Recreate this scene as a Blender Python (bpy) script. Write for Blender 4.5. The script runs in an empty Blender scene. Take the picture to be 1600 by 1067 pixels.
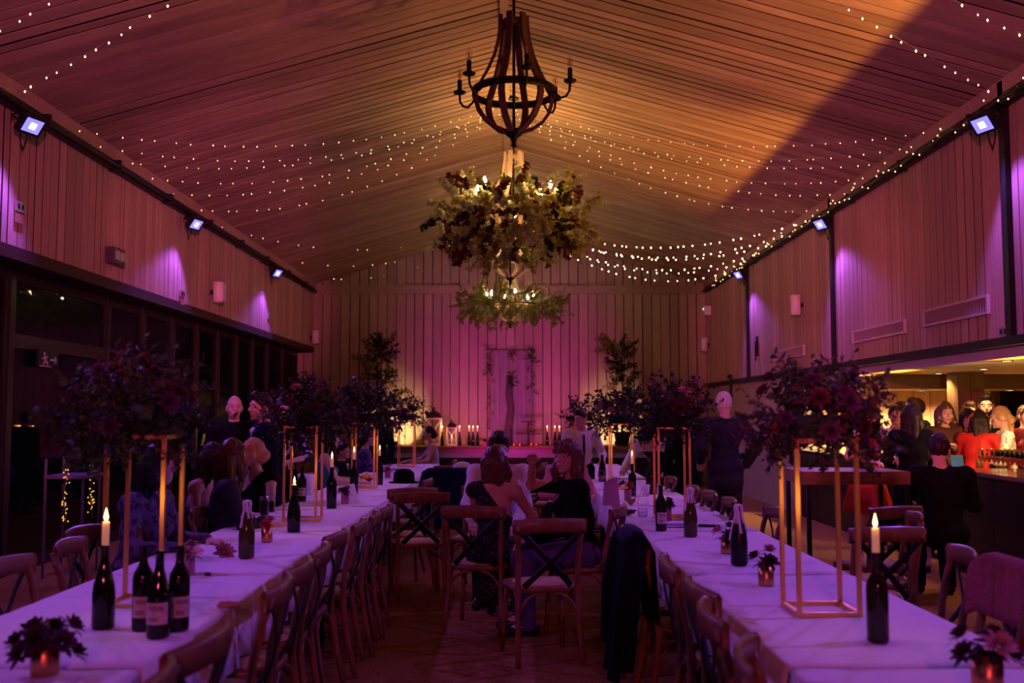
import bpy, bmesh, math, random
import numpy as np
from mathutils import Vector, Matrix
rnd = random.Random(7)
R = math.radians
F = 1555.0            # focal length in pixels of a 1600 px wide frame (35 mm lens)
CAMZ = 1.54
PITCH = math.atan(113.5 / F)
SC = bpy.context.scene
COL = SC.collection

# ---------------------------------------------------------------- camera
cd = bpy.data.cameras.new('camera'); cam = bpy.data.objects.new('camera', cd); COL.objects.link(cam)
cam.location = (0, 0, CAMZ); cam.rotation_euler = (R(90) + PITCH, 0, 0)
cd.sensor_width = 36; cd.lens = 35.0; cd.clip_start = .05; cd.clip_end = 200
cd.dof.use_dof = True; cd.dof.focus_distance = 8.5; cd.dof.aperture_fstop = 2.2
SC.camera = cam

# ---------------------------------------------------------------- world, exposure
SC.view_settings.view_transform = 'Standard'; SC.view_settings.look = 'None'
SC.view_settings.gamma = 1; SC.view_settings.use_curve_mapping = False
SC.view_settings.exposure = 0.0
w = bpy.data.worlds.new('night'); SC.world = w; w.use_nodes = True
w.node_tree.nodes['Background'].inputs[0].default_value = (.010, .008, .016, 1)
w.node_tree.nodes['Background'].inputs[1].default_value = .12

def lamp(name, kind, loc, color, power, target=None, size=90, blend=.3, radius=.05, parent=None):
    d = bpy.data.lights.new(name, kind); d.color = color; d.energy = power
    o = bpy.data.objects.new(name, d); COL.objects.link(o); o.location = loc
    if kind == 'SPOT': d.spot_size = R(size); d.spot_blend = blend
    if kind in ('SPOT', 'POINT'): d.shadow_soft_size = radius
    if target is not None:
        o.rotation_euler = (Vector(target) - Vector(loc)).to_track_quat('-Z', 'Y').to_euler()
    if parent: o.parent = parent
    return o

WARM = (1.0, .50, .16); RED = (1.0, .13, .33); MAG = (1.0, .02, .42); VIO = (.37, .10, 1.0)
AMB = (1.0, .37, .045)
# red colour-wash cans on the DJ truss behind the camera
lamp('red_wash_can', 'SPOT', (2.0, -4.0, 3.1), RED, 3500, (-4.5, 9.5, 3.9), 28, .5, .12)
lamp('red_wash_can', 'SPOT', (-2.0, -4.0, 3.1), RED, 3500, (4.4, 9.5, 3.4), 28, .5, .12)
lamp('red_wash_can', 'SPOT', (2.0, -4.2, 3.2), RED, 5200, (-4.5, 15.5, 3.7), 12, .6, .12)
lamp('red_wash_can', 'SPOT', (-2.0, -4.2, 3.2), RED, 5200, (4.4, 15.5, 3.3), 12, .6, .12)
lamp('red_wash_can', 'SPOT', (0, -4.2, 3.2), (1, .10, .30), 520, (0, 9, .9), 42, .8, .15)
# magenta can on the DJ stand behind the camera, thrown up at the boarded ceiling
lamp('magenta_can', 'SPOT', (-1.2, -3.5, 1.0), MAG, 200, (1.2, 10.5, 5.6), 46, .8, .08)
# magenta and violet cans on the stage, thrown on the end wall
lamp('stage_can', 'SPOT', (-.75, 19.2, .95), MAG, 145, (-.3, 22.5, 2.3), 85, .9, .08)
lamp('stage_can', 'SPOT', (.75, 19.2, .95), MAG, 145, (.2, 22.5, 2.3), 85, .9, .08)
lamp('stage_can', 'SPOT', (0, 19.3, .95), VIO, 105, (-.1, 22.5, 2.6), 80, .9, .08)
# warm lamps on the bar top: their light reaches the hall ceiling through the bar opening, the bulkhead cuts it off
for y_ in (5.4, 7.0, 8.6, 11.6, 13.0):
    lamp('bar_lamp_and_fill', 'SPOT', (4.76, y_, 1.06), AMB, 470, (2.3, y_ + .5, 5.2), 78, .85, .03)

lamp('bar_lamp_and_fill', 'SPOT', (4.7, 8.9, 1.42), (1, .60, .22), 70, (4.75, 11, 1.5), 100, .6, .04)  # added warm fill for the bar guests' faces, with no fixture

# ---------------------------------------------------------------- pixel helpers (1600 x 1067 frame)
sp, cp = math.sin(PITCH), math.cos(PITCH)
def ray(x, y):
    u = (x - 800) / F; v = (533.5 - y) / F
    return Vector((u, cp - v * sp, sp + v * cp))
def PY(x, y, Y):
    d = ray(x, y); t = Y / d.y
    return Vector((d.x * t, Y, CAMZ + d.z * t))
def PZ(x, y, Z):
    d = ray(x, y); t = (Z - CAMZ) / d.z
    return Vector((d.x * t, d.y * t, Z))

# ---------------------------------------------------------------- materials
MATS = {}
def mat(name, color=(.8, .8, .8), rough=.5, metal=0., var=.0, scale=8., stretch=(1, 1, 1), bump=0., spec=.2, emis=None, estr=0,
        trans=0., tint=0., sheen=0., color2=None, sub=0.):
    if name in MATS: return MATS[name]
    m = bpy.data.materials.new(name); m.use_nodes = True; MATS[name] = m
    nt = m.node_tree; b = nt.nodes['Principled BSDF']
    b.inputs['Base Color'].default_value = (*color, 1); b.inputs['Roughness'].default_value = rough
    b.inputs['Metallic'].default_value = metal; b.inputs['Specular IOR Level'].default_value = spec
    b.inputs['Transmission Weight'].default_value = trans
    if sheen: b.inputs['Sheen Weight'].default_value = sheen
    if sub: b.inputs['Subsurface Weight'].default_value = sub; b.inputs['Subsurface Radius'].default_value = (.02, .01, .006)
    if emis: b.inputs['Emission Color'].default_value = (*emis, 1); b.inputs['Emission Strength'].default_value = estr
    if var or bump or tint or color2:
        geo = nt.nodes.new('ShaderNodeNewGeometry'); oi = nt.nodes.new('ShaderNodeObjectInfo')
        mp = nt.nodes.new('ShaderNodeMapping'); mp.inputs['Scale'].default_value = stretch
        nz = nt.nodes.new('ShaderNodeTexNoise'); nz.noise_dimensions = '4D'; nz.inputs['Scale'].default_value = scale; nz.inputs['Detail'].default_value = 5
        ml = nt.nodes.new('ShaderNodeMath'); ml.operation = 'MULTIPLY'; ml.inputs[1].default_value = 37
        nt.links.new(oi.outputs['Random'], ml.inputs[0]); nt.links.new(ml.outputs[0], nz.inputs['W'])
        nt.links.new(geo.outputs['Position'], mp.inputs[0]); nt.links.new(mp.outputs[0], nz.inputs['Vector'])
        rp = nt.nodes.new('ShaderNodeValToRGB')
        c2 = color2 or tuple(max(0, c * (1 - var)) for c in color); c1 = color if color2 else tuple(min(1, c * (1 + var * .6)) for c in color)
        rp.color_ramp.elements[0].position = .32; rp.color_ramp.elements[1].position = .68
        rp.color_ramp.elements[0].color = (*c2, 1); rp.color_ramp.elements[1].color = (*c1, 1)
        nt.links.new(nz.outputs[0], rp.inputs[0])
        out = rp.outputs[0]
        if tint:
            hs = nt.nodes.new('ShaderNodeHueSaturation'); mr = nt.nodes.new('ShaderNodeMapRange')
            mr.inputs['To Min'].default_value = 1 - tint; mr.inputs['To Max'].default_value = 1 + tint
            nt.links.new(oi.outputs['Random'], mr.inputs[0]); nt.links.new(mr.outputs[0], hs.inputs['Value']); nt.links.new(out, hs.inputs['Color'])
            out = hs.outputs[0]
        nt.links.new(out, b.inputs['Base Color'])
        if bump:
            bp = nt.nodes.new('ShaderNodeBump'); bp.inputs['Strength'].default_value = bump; bp.inputs['Distance'].default_value = .01
            nt.links.new(nz.outputs[0], bp.inputs['Height']); nt.links.new(bp.outputs[0], b.inputs['Normal'])
    return m
def glow(name, color, strength, sample=False):
    if name in MATS: return MATS[name]
    m = bpy.data.materials.new(name); m.use_nodes = True; MATS[name] = m
    nt = m.node_tree; nt.nodes.remove(nt.nodes['Principled BSDF'])
    e = nt.nodes.new('ShaderNodeEmission'); e.inputs[0].default_value = (*color, 1); e.inputs[1].default_value = strength
    nt.links.new(e.outputs[0], nt.nodes['Material Output'].inputs[0])
    m.cycles.emission_sampling = 'AUTO' if sample else 'NONE'
    return m
def glass(name, tintc=(1, 1, 1), gl=.03, gc=.8):
    if name in MATS: return MATS[name]
    m = bpy.data.materials.new(name); m.use_nodes = True; MATS[name] = m
    nt = m.node_tree; nt.nodes.remove(nt.nodes['Principled BSDF'])
    t = nt.nodes.new('ShaderNodeBsdfTransparent'); t.inputs[0].default_value = (*tintc, 1)
    g = nt.nodes.new('ShaderNodeBsdfGlossy'); g.inputs['Roughness'].default_value = gl
    lw = nt.nodes.new('ShaderNodeLayerWeight'); lw.inputs[0].default_value = .12; g.inputs[0].default_value = (gc, gc, gc, 1)
    mx = nt.nodes.new('ShaderNodeMixShader')
    nt.links.new(lw.outputs['Facing'], mx.inputs[0]); nt.links.new(t.outputs[0], mx.inputs[1]); nt.links.new(g.outputs[0], mx.inputs[2])
    nt.links.new(mx.outputs[0], nt.nodes['Material Output'].inputs[0])
    return m

# ---------------------------------------------------------------- mesh builder
class MB:
    def __init__(s): s.v = []; s.f = []; s.sm = []
    def add(s, vs, fs, smooth=False):
        o = len(s.v); s.v += [tuple(p) for p in vs]; s.f += [tuple(i + o for i in f) for f in fs]; s.sm += [smooth] * len(fs); return s
    def box(s, a, b, M=None):
        x0, y0, z0 = a; x1, y1, z1 = b
        vs = [Vector(p) for p in ((x0,y0,z0),(x1,y0,z0),(x1,y1,z0),(x0,y1,z0),(x0,y0,z1),(x1,y0,z1),(x1,y1,z1),(x0,y1,z1))]
        if M is not None: vs = [M @ p for p in vs]
        return s.add(vs, [(0,3,2,1),(4,5,6,7),(0,1,5,4),(1,2,6,5),(2,3,7,6),(3,0,4,7)])
    def tube(s, path, rad, n=8, flat=None, caps=True, smooth=True, up=None):
        P = [Vector(p) for p in path]
        rs = rad if isinstance(rad, (list, tuple)) else [rad] * len(P)
        vs = []; prev = None
        for i, p in enumerate(P):
            t = (P[min(i + 1, len(P) - 1)] - P[max(i - 1, 0)])
            t = t.normalized() if t.length > 1e-9 else Vector((0, 0, 1))
            if prev is None:
                a = Vector(up) if up is not None else (Vector((0, 0, 1)) if abs(t.z) < .9 else Vector((0, 1, 0)))
                u = (a - t * a.dot(t)).normalized()
            else:
                u = (prev - t * prev.dot(t)).normalized()
            prev = u; w_ = t.cross(u)
            fx, fy = flat or (1, 1)
            for k in range(n):
                an = 2 * math.pi * (k + .5) / n
                vs.append(p + (u * math.cos(an) * fx + w_ * math.sin(an) * fy) * rs[i])
        fs = []
        for i in range(len(P) - 1):
            for k in range(n):
                k2 = (k + 1) % n
                fs.append((i * n + k, i * n + k2, (i + 1) * n + k2, (i + 1) * n + k))
        s.add(vs, fs, smooth)
        if caps:
            o = len(s.v) - len(vs)
            s.f.append(tuple(o + k for k in reversed(range(n)))); s.f.append(tuple(o + (len(P) - 1) * n + k for k in range(n))); s.sm += [False, False]
        return s
    def lathe(s, prof, n=16, c=(0, 0, 0), smooth=True, close=True):
        vs = []; fs = []
        for r, z in prof:
            for k in range(n):
                a = 2 * math.pi * k / n; vs.append((c[0] + r * math.cos(a), c[1] + r * math.sin(a), c[2] + z))
        for i in range(len(prof) - 1):
            for k in range(n):
                k2 = (k + 1) % n; fs.append((i * n + k, i * n + k2, (i + 1) * n + k2, (i + 1) * n + k))
        s.add(vs, fs, smooth)
        if close:
            o = len(s.v) - len(vs); m = len(prof) - 1
            s.f.append(tuple(o + k for k in reversed(range(n)))); s.f.append(tuple(o + m * n + k for k in range(n))); s.sm += [False, False]
        return s
    def ring(s, r0, r1, z0, z1, n=32, c=(0, 0, 0)):
        return s.lathe([(r0, z0), (r1, z0), (r1, z1), (r0, z1), (r0, z0)], n, c, True, False)
    def ball(s, c, r, n=8, m=6):
        rx, ry, rz = r if isinstance(r, (tuple, list)) else (r, r, r)
        vs = []; fs = []
        for i in range(1, m):
            t = math.pi * i / m
            for k in range(n):
                a = 2 * math.pi * k / n; vs.append((c[0] + rx * math.sin(t) * math.cos(a), c[1] + ry * math.sin(t) * math.sin(a), c[2] - rz * math.cos(t)))
        for i in range(m - 2):
            for k in range(n):
                k2 = (k + 1) % n; fs.append((i * n + k, i * n + k2, (i + 1) * n + k2, (i + 1) * n + k))
        b = len(vs); vs += [(c[0], c[1], c[2] - rz), (c[0], c[1], c[2] + rz)]
        for k in range(n):
            k2 = (k + 1) % n; fs.append((b, k2, k)); fs.append((b + 1, (m - 2) * n + k, (m - 2) * n + k2))
        return s.add(vs, fs, True)
    def mesh(s, name, m):
        me = bpy.data.meshes.new(name); me.from_pydata(s.v, [], s.f); me.update()
        me.polygons.foreach_set('use_smooth', s.sm)
        ms = m if isinstance(m, (list, tuple)) else [m]
        for x in ms: me.materials.append(x)
        return me
    def build(s, name, m, parent=None, loc=(0, 0, 0), rot=(0, 0, 0), scale=(1, 1, 1)):
        return ob(name, s.mesh(name, m), parent, loc, rot, scale)
def ob(name, me, parent=None, loc=(0, 0, 0), rot=(0, 0, 0), scale=(1, 1, 1)):
    o = bpy.data.objects.new(name, me); COL.objects.link(o)
    o.location = loc; o.rotation_euler = rot; o.scale = scale
    if parent: o.parent = parent
    return o
def tag(o, label, cat, group=None):
    o['label'] = label; o['category'] = cat
    if group: o['group'] = group
    return o
def thing(name, label, cat, loc=(0, 0, 0), rz=0, group=None):
    o = bpy.data.objects.new(name, None); COL.objects.link(o); o.location = loc; o.rotation_euler = (0, 0, rz); o.empty_display_size = .1
    return tag(o, label, cat, group)
def struct(o): o['kind'] = 'structure'; return o
def copy_tree(o, loc, rz=0, label=None, group=None, scale=None):
    def rec(a, par):
        c = a.copy(); COL.objects.link(c); c.parent = par
        for ch in a.children: rec(ch, c)
        return c
    c = rec(o, None); c.location = loc; c.rotation_euler = (0, 0, rz)
    if label: c['label'] = label
    if group: c['group'] = group
    if scale: c.scale = (scale,) * 3
    return c
ORD = ['first', 'second', 'third', 'fourth', 'fifth', 'sixth', 'seventh', 'eighth', 'ninth', 'tenth', 'eleventh', 'twelfth', 'thirteenth', 'fourteenth']
# ================================================================ the hall
XL, XR, YB, EAVE, RX, RZ = -4.5, 4.4, 22.5, 4.5, -.08, 5.75
Y0 = -5.0
timber = mat('whitewashed_timber_wall', (.42, .30, .235), .75, var=.12, scale=3.5, stretch=(12, 12, .6), bump=.25, tint=.14)
timber_c = mat('whitewashed_timber_ceiling', (.44, .31, .21), .75, var=.2, scale=2.4, stretch=(.7, 3, 1), bump=.2, tint=.2)
gapm = mat('shadow_gap', (.012, .008, .008), .9)
blackm = mat('black_painted_metal', (.012, .012, .014), .45)
darkwood = mat('dark_stained_wood', (.07, .04, .025), .55, var=.3, scale=6, stretch=(1, 1, 8))
plaster = mat('pale_plaster', (.42, .38, .36), .85, var=.08, scale=3)
floorm = mat('brown_coir_floor', (.25, .115, .034), .85, var=.35, scale=70, bump=.5, spec=.1)

UNIT = MB().box((-.5, -.5, -.5), (.5, .5, .5)).mesh('board', timber)
UNITC = MB().box((-.5, -.5, -.5), (.5, .5, .5)).mesh('board', timber_c)

struct(MB().box((XL - 3.5, Y0, -.12), (11, YB + .3, 0)).build('floor', floorm))
# ---- ceiling slopes with one board after another
def slope(name, xe):
    L = math.hypot(xe - RX, EAVE - RZ); ang = math.atan2(RZ - EAVE, abs(xe - RX))
    sx = -1 if xe < RX else 1
    mb = MB()
    n = Vector((-sx * math.sin(ang) * -1, 0, math.cos(ang)))  # outward up
    a, b = Vector((xe, 0, EAVE)), Vector((RX, 0, RZ))
    up = Vector((0, 0, .16)); off = Vector((0, 0, .004))
    vs = []
    for Y in (Y0, YB):
        for p in (a + off, b + off, b + off + up, a + off + up): vs.append((p.x, Y, p.z))
    back = struct(mb.add(vs, [(0,1,2,3),(7,6,5,4),(0,4,5,1),(1,5,6,2),(2,6,7,3),(3,7,4,0)]).build(name, gapm))
    y = 7.2
    mid = (a + b) / 2
    while y < YB - .02:
        wd = rnd.choice([.145, .15, .165, .18, .20]); wd = min(wd, YB - y)
        g = rnd.choice([.012, .016, .022, .042])
        o = ob('board', UNITC, back, (mid.x, y + wd / 2, mid.z + .0025 + rnd.uniform(-.001, .0)), (0, ang * sx, 0), (L * .998, wd - g, .005))
        y += wd
    return back
slope('ceiling_left', XL); slope('ceiling_right', XR)
# ridge strip
struct(MB().box((RX - .045, Y0, RZ - .045), (RX + .045, YB, RZ + .02)).build('trim_ridge', timber_c))

# ---- left upper wall
def side_wall(name, x, z0, z1, t):
    sx = -1 if x < 0 else 1
    back = struct(MB().box((min(x + sx * .003, x + sx * t), Y0, z0), (max(x + sx * .003, x + sx * t), YB, z1)).build(name, gapm))
    y = 6.6
    while y < YB - .02:
        wd = rnd.choice([.12, .15, .165, .18, .2]); wd = min(wd, YB - y)
        g = rnd.choice([.013, .016, .02, .032])
        ob('board', UNIT, back, (x + sx * (.002 - rnd.uniform(0, .0008)), y + wd / 2, (z0 + z1) / 2), (0, 0, 0), (.005, wd - g, z1 - z0))
        y += wd
    return back
side_wall('wall_left', XL, 3.05, EAVE + .06, .34)
side_wall('wall_right', XR, 2.21, EAVE + .06, .26)
for x, s, nm in ((XL, 1, 'left'), (XR, -1, 'right')):
    struct(MB().box((min(x, x + s * .05), Y0, EAVE - .12), (max(x, x + s * .05), YB, EAVE + .02)).build('trim_eave_' + nm, timber))
    r = thing('lighting_rail', 'black lighting rail running under the %s eave' % nm, 'rail', (x + s * .06, 0, EAVE - .2))
    MB().box((-.035, Y0, -.045), (.035, YB - .35, .045)).build('trunking', blackm, r)
    MB().tube([(s * .07, Y0, -.02), (s * .07, YB - .35, -.02)], .02, 6).build('conduit', blackm, r)
    for k in range(9):
        MB().box((-.05, 7.5 + k * 1.7, -.06), (.09, 7.54 + k * 1.7, .06)).build('bracket', blackm, r)

# ---- end wall
bw = struct(MB().add([(XL - .6, YB + .012, 0), (XR + .2, YB + .012, 0), (XR + .2, YB + .012, EAVE), (RX, YB + .012, RZ + .15), (XL - .6, YB + .012, EAVE),
                      (XL - .6, YB + .2, 0), (XR + .2, YB + .2, 0), (XR + .2, YB + .2, EAVE), (RX, YB + .2, RZ + .15), (XL - .6, YB + .2, EAVE)],
                     [(0,1,2,3,4), (9,8,7,6,5), (0,5,6,1), (1,6,7,2), (2,7,8,3), (3,8,9,4), (4,9,5,0)]).build('wall_back', gapm))
x = XL - .42
while x < XR + .05:
    wd = rnd.uniform(.195, .22); g = rnd.choice([.014, .018, .024])
    zc = lambda X: RZ - abs(X - RX) * (RZ - EAVE) / ((RX - XL) if X < RX else (XR - RX)) + .03
    ob('board', UNIT, bw, (x + wd / 2, YB + .006 - rnd.uniform(0, .003), 2.15), (0, 0, 0), (wd - g, .013, 4.3))
    if x > XL - .1 and x < XR - .1:
        xa, xb = x, x + wd - g
        if zc(xa) > 4.5 or zc(xb) > 4.5:
            za, zb = max(zc(xa), 4.47), max(zc(xb), 4.47)
            MB().add([(xa, YB, 4.44), (xb, YB, 4.44), (xb, YB, zb), (xa, YB, za), (xa, YB + .03, 4.44), (xb, YB + .03, 4.44), (xb, YB + .03, zb), (xa, YB + .03, za)],
                     [(0,1,2,3),(7,6,5,4),(0,4,5,1),(1,5,6,2),(2,6,7,3),(3,7,4,0)]).build('board', timber, bw)
    x += wd
struct(MB().box((XL, YB - .05, 4.27), (XR, YB + .02, 4.46)).build('trim_back', timber))

# ---- left glazing, recessed below the boarded wall
GX = -4.86
framem = mat('dark_bronze_window_frame', (.02, .015, .012), .35)
pane_m = glass('night_window_glass', (.75, .75, .8), .02, .14)
struct(MB().box((GX - .06, Y0, 2.93), (XL + .02, YB, 3.05)).build('trim_window_head', mat('dark_head_timber', (.05, .035, .025), .7)))
mull = [4.7, 7.2, 9.5, 11.8, 12.95, 14.1, 15.2, 16.3, 17.4, 18.5, 19.6, 20.9, 22.4]
for i in range(len(mull) - 1):
    a, b = mull[i], mull[i + 1]
    wo = struct(MB().box((GX - .05, a, 0), (GX + .05, a + .09, 2.93)).build('window_%d' % (i + 1), framem))
    f = .055
    MB().box((GX - .03, a + .09, 0), (GX + .03, b, .12)).build('bottom_rail', framem, wo)
    MB().box((GX - .03, a + .09, 2.83), (GX + .03, b, 2.93)).build('top_rail', framem, wo)
    if i == 2:
        MB().box((GX - .04, a + .09, 2.18), (GX + .04, b, 2.32)).build('transom', framem, wo)
    MB().box((GX - .03, a + .09, .12), (GX + .03, a + .09 + f, 2.83)).build('stile', framem, wo)
    MB().box((GX - .03, b - f, .12), (GX + .03, b, 2.83)).build('stile', framem, wo)
    MB().box((GX - .006, a + .09 + f, .12), (GX + .006, b - f, 2.83)).build('pane', pane_m, wo)
    if i in (4, 7, 9):
        MB().tube([(GX + .06, b - .1, .9), (GX + .06, b - .1, 1.3)], .012, 6).build('pull_handle', mat('brushed_steel', (.5, .48, .45), .3, 1), wo)

# ---- right: rail, bulkhead over the bar, lower wall beyond it
struct(MB().box((XR - .07, Y0, 2.14), (XR + .03, YB, 2.22)).build('trim_right_rail', blackm))
struct(MB().box((XR + .01, Y0, 2.04), (XR + .26, 15.3, 2.21)).build('trim_bar_bulkhead', plaster))
struct(MB().box((XR + .02, 15.3, 0), (XR + .26, YB, 2.21)).build('wall_right_lower', plaster))
for y in (8.65, 13.45, 18.35):
    struct(MB().box((XR - .05, y, 2.2), (XR + .01, y + .09, EAVE)).build('trim_right_post', blackm))
# door track hanger
dh = thing('door_hanger', 'black sliding-door hanger on the right rail near the end wall', 'hanger', (XR - .09, 19.6, 2.2))
for dy in (-.05, .05): MB().box((-.02, dy - .012, -.45), (.01, dy + .012, .12)).build('strap', blackm, dh)
MB().tube([(-.03, -.08, .08), (-.03, .08, .08)], .04, 10).build('roller', blackm, dh)

# ---- bar room
warmply = mat('warm_ply_lining', (.62, .47, .28), .6, var=.15, scale=3, stretch=(4, 4, .5), tint=.05)
barceil = mat('bar_ceiling_paint', (.66, .56, .40), .8, var=.06, scale=2)
struct(MB().box((XR + .26, 4.5, 2.06), (11, 15.2, 2.2)).build('ceiling_bar', barceil))
struct(MB().box((XR + .27, 13.0, 1.87), (11, 14.2, 2.06)).build('trim_bar_beam', mat('bar_beam_timber', (.16, .10, .055), .6, var=.2, scale=3, stretch=(.5, 4, 4))))
ew = struct(MB().box((XR + .27, 15.54, 0), (11, 15.7, 2.06)).build('wall_bar_end', gapm))
for k in range(12):
    xa = XR + .28 + k * .26
    ob('board', MB().box((0, 0, 0), (.252, .03, 2.06)).mesh('board', warmply), ew, (xa, 15.5, 0))
struct(MB().box((10.9, 4.5, 0), (11, 15.6, 2.06)).build('wall_bar_side', darkwood))
# dark doorway to the right of the column
dg = struct(MB().box((7.5, 15.40, 0), (10.9, 15.5, 2.0)).build('door_1', mat('unlit_doorway', (.01, .009, .008), .3)))
MB().box((7.44, 15.36, 0), (7.52, 15.5, 2.02)).build('door_frame', darkwood, dg)
MB().box((9.2, 15.36, 0), (9.26, 15.5, 2.02)).build('door_frame', darkwood, dg)
colm = mat('bar_column_oak', (.17, .10, .05), .55, var=.3, scale=3, stretch=(4, 4, .5))
struct(MB().box((5.50, 12.3, 0), (5.66, 12.6, 2.06)).box((5.67, 12.3, 0), (5.83, 12.6, 2.06)).build('trim_bar_column', colm))
lampw = glow('downlight_lens', (1, .86, .62), 9)
chrome = mat('brushed_steel', (.5, .48, .45), .3, 1)
k = 0
for (x_, y_, z_, e) in ((5.38, 11.35, 2.06, 1), (5.38, 12.9 - .35, 2.06, 1), (5.38, 14.7, 2.06, 1), (5.38, 9.7, 2.06, 1), (5.38, 8.0, 2.06, 1),
                     (5.55, 13.5, 1.87, 1), (6.75, 13.5, 1.87, 1), (6.6, 10.2, 2.06, 1), (6.6, 12.0, 2.06, 1), (7.8, 11.0, 2.06, 1), (5.0, 14.85, 2.06, 6), (5.75, 14.85, 2.06, 6), (6.6, 14.85, 2.06, 4), (4.78, 9.6, 2.06, 1)):  # last downlight is added to brighten the faces of the bar guests
    where = ['over the blond woman at the bar', 'left of the oak column', 'farthest along the bulkhead', 'above the champagne flutes', 'nearest the camera over the bar',
             'in the beam left of the column', 'in the beam right of the column', 'behind the bar guests', 'deep behind the column', 'deepest in the bar room', 'by the lit end wall of the bar, leftmost', 'by the lit end wall of the bar, middle', 'by the lit end wall of the bar, rightmost', 'added inside the bulkhead to brighten the bar guests'][k]
    t = thing('ceiling_downlight', 'small round warm downlight ' + where, 'downlight', (x_, y_, z_), 0, 'bar downlights'); k += 1
    MB().ring(.045, .06, -.012, 0, 20).build('bezel', chrome, t)
    MB().lathe([(.001, -.005), (.045, -.005), (.045, 0)], 16, close=False).build('lens', lampw, t)
    lamp('downlight', 'SPOT', (x_, y_, z_ - .03), (1, .62, .24), 60 * e, (x_, y_, 0), 125, .6, .05)
# bar counter
bt = thing('bar_counter', 'black bar counter running along the right side under the bulkhead', 'bar', (4.33, 0, 0))
MB().box((0, 5.0, .95), (.72, 10.05, 1.0)).build('worktop', mat('black_polished_bar_top', (.015, .014, .014), .12), bt)
MB().box((-.012, 5.0, .965), (-.001, 10.05, .995)).build('edge_strip', chrome, bt)
for k in range(6):
    MB().box((.06, 5.02 + k * .83, .08), (.09, 5.02 + k * .83 + .815, .95)).build('front_panel', mat('black_bar_front', (.012, .011, .012), .35), bt)
MB().box((.09, 5.02, 0), (.66, 10.0, .95)).build('carcass', blackm, bt)
MB().tube([(-.1, 5, .18), (-.1, 10.0, .18)], .02, 8).build('foot_rail', chrome, bt)

b2 = thing('bar_counter', 'black low counter continuing beyond the bar guests under the bulkhead', 'bar', (4.36, 0, 0))
MB().box((0, 12.0, .95), (.36, 15.25, 1.0)).build('worktop', mat('black_polished_bar_top'), b2)
for k in range(4): MB().box((.03, 12.02 + k * .81, .0), (.06, 12.02 + k * .81 + .795, .95)).build('front_panel', mat('black_bar_front'), b2)
MB().box((.06, 12.02, 0), (.33, 15.24, .95)).build('carcass', blackm, b2)

# ---- stage along the end wall
stage_wood = mat('stage_oak_top', (.20, .095, .045), .5, var=.35, scale=4, stretch=(.6, 5, 5))
st = struct(MB().box((-3.7, 21.25, 0), (3.4, YB - .005, .80)).build('floor_stage', mat('stage_black_skirt', (.02, .016, .016), .8)))
MB().box((-3.75, 21.12, .80), (3.45, YB - .005, .86)).build('stage_top', stage_wood, st)
MB().box((-3.72, 21.2, .62), (3.42, 21.25, .80)).build('fascia', mat('stage_pale_fascia', (.30, .28, .30), .6), st)
# ================================================================ flood lamps on the side walls
floodface = glow('flood_lens_violet', (.16, .13, 1.0), 2.6)
floodcore = glow('flood_led_core', (.62, .60, 1.0), 8)
whiteplastic = mat('white_plastic', (.75, .74, .72), .4)
def flood(x, y, label):
    s = 1 if x < 0 else -1
    t = thing('flood_lamp', label, 'flood lamp', (x, y, 4.12), 0, 'violet flood lamps under the eaves')
    # local aim
    aim = Vector((s * .80, -.26, -.62)).normalized()
    q = aim.to_track_quat('-Z', 'Y'); M = q.to_matrix().to_4x4()
    MB().box((-.125, -.09, -.02), (.125, .09, .035), M).build('housing', blackm, t)
    for k in range(6):
        MB().box((-.11 + k * .04, -.08, .035), (-.102 + k * .04, .08, .065), M).build('cooling_fin', blackm, t)
    MB().box((-.095, -.065, -.024), (.095, .065, -.0205), M).build('lens', floodface, t)
    MB().box((-.035, -.03, -.027), (.035, .03, -.0245), M).build('led_core', floodcore, t)
    MB().tube([M @ Vector((-.14, 0, 0)), M @ Vector((-.14, 0, .1)), (-s * .1, .0, .12), M @ Vector((.14, 0, .1)), M @ Vector((.14, 0, 0))], .012, 6).build('bracket', blackm, t)
    MB().tube([(-s * .05, .06, .02), (-s * .1, .12, -.1), (-s * .12, .1, -.2), (-s * .12, .05, -.12), (-s * .12, .02, .1)], .006, 6).build('cable', blackm, t)
    p = Vector((x, y, 4.12)) + aim * .05
    la = Vector((s * .40, -.26, -.88))
    lamp('flood', 'SPOT', p, VIO, FLOODW, p + la, 114, .3, .06)
FLOODW = 265
for i, y in enumerate((8.74, 13.37, 18.07)):
    flood(-4.3, y, 'violet flood lamp on the left wall, %s' % ('nearest the camera', 'above the white box speaker', 'closest to the end wall')[i])
for i, y in enumerate((8.7, 13.38, 18.3)):
    flood(4.2, y, 'violet flood lamp on the right wall, %s' % ('nearest the camera', 'beside the middle black post', 'closest to the end wall')[i])
for y in (4.1, -.5):
    flood(-4.3, y, 'violet flood lamp on the left wall beside the camera at %s' % ('the front tables' if y > 0 else 'the entrance'))
    flood(4.2, y, 'violet flood lamp on the right wall beside the camera at %s' % ('the front tables' if y > 0 else 'the entrance'))

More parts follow.
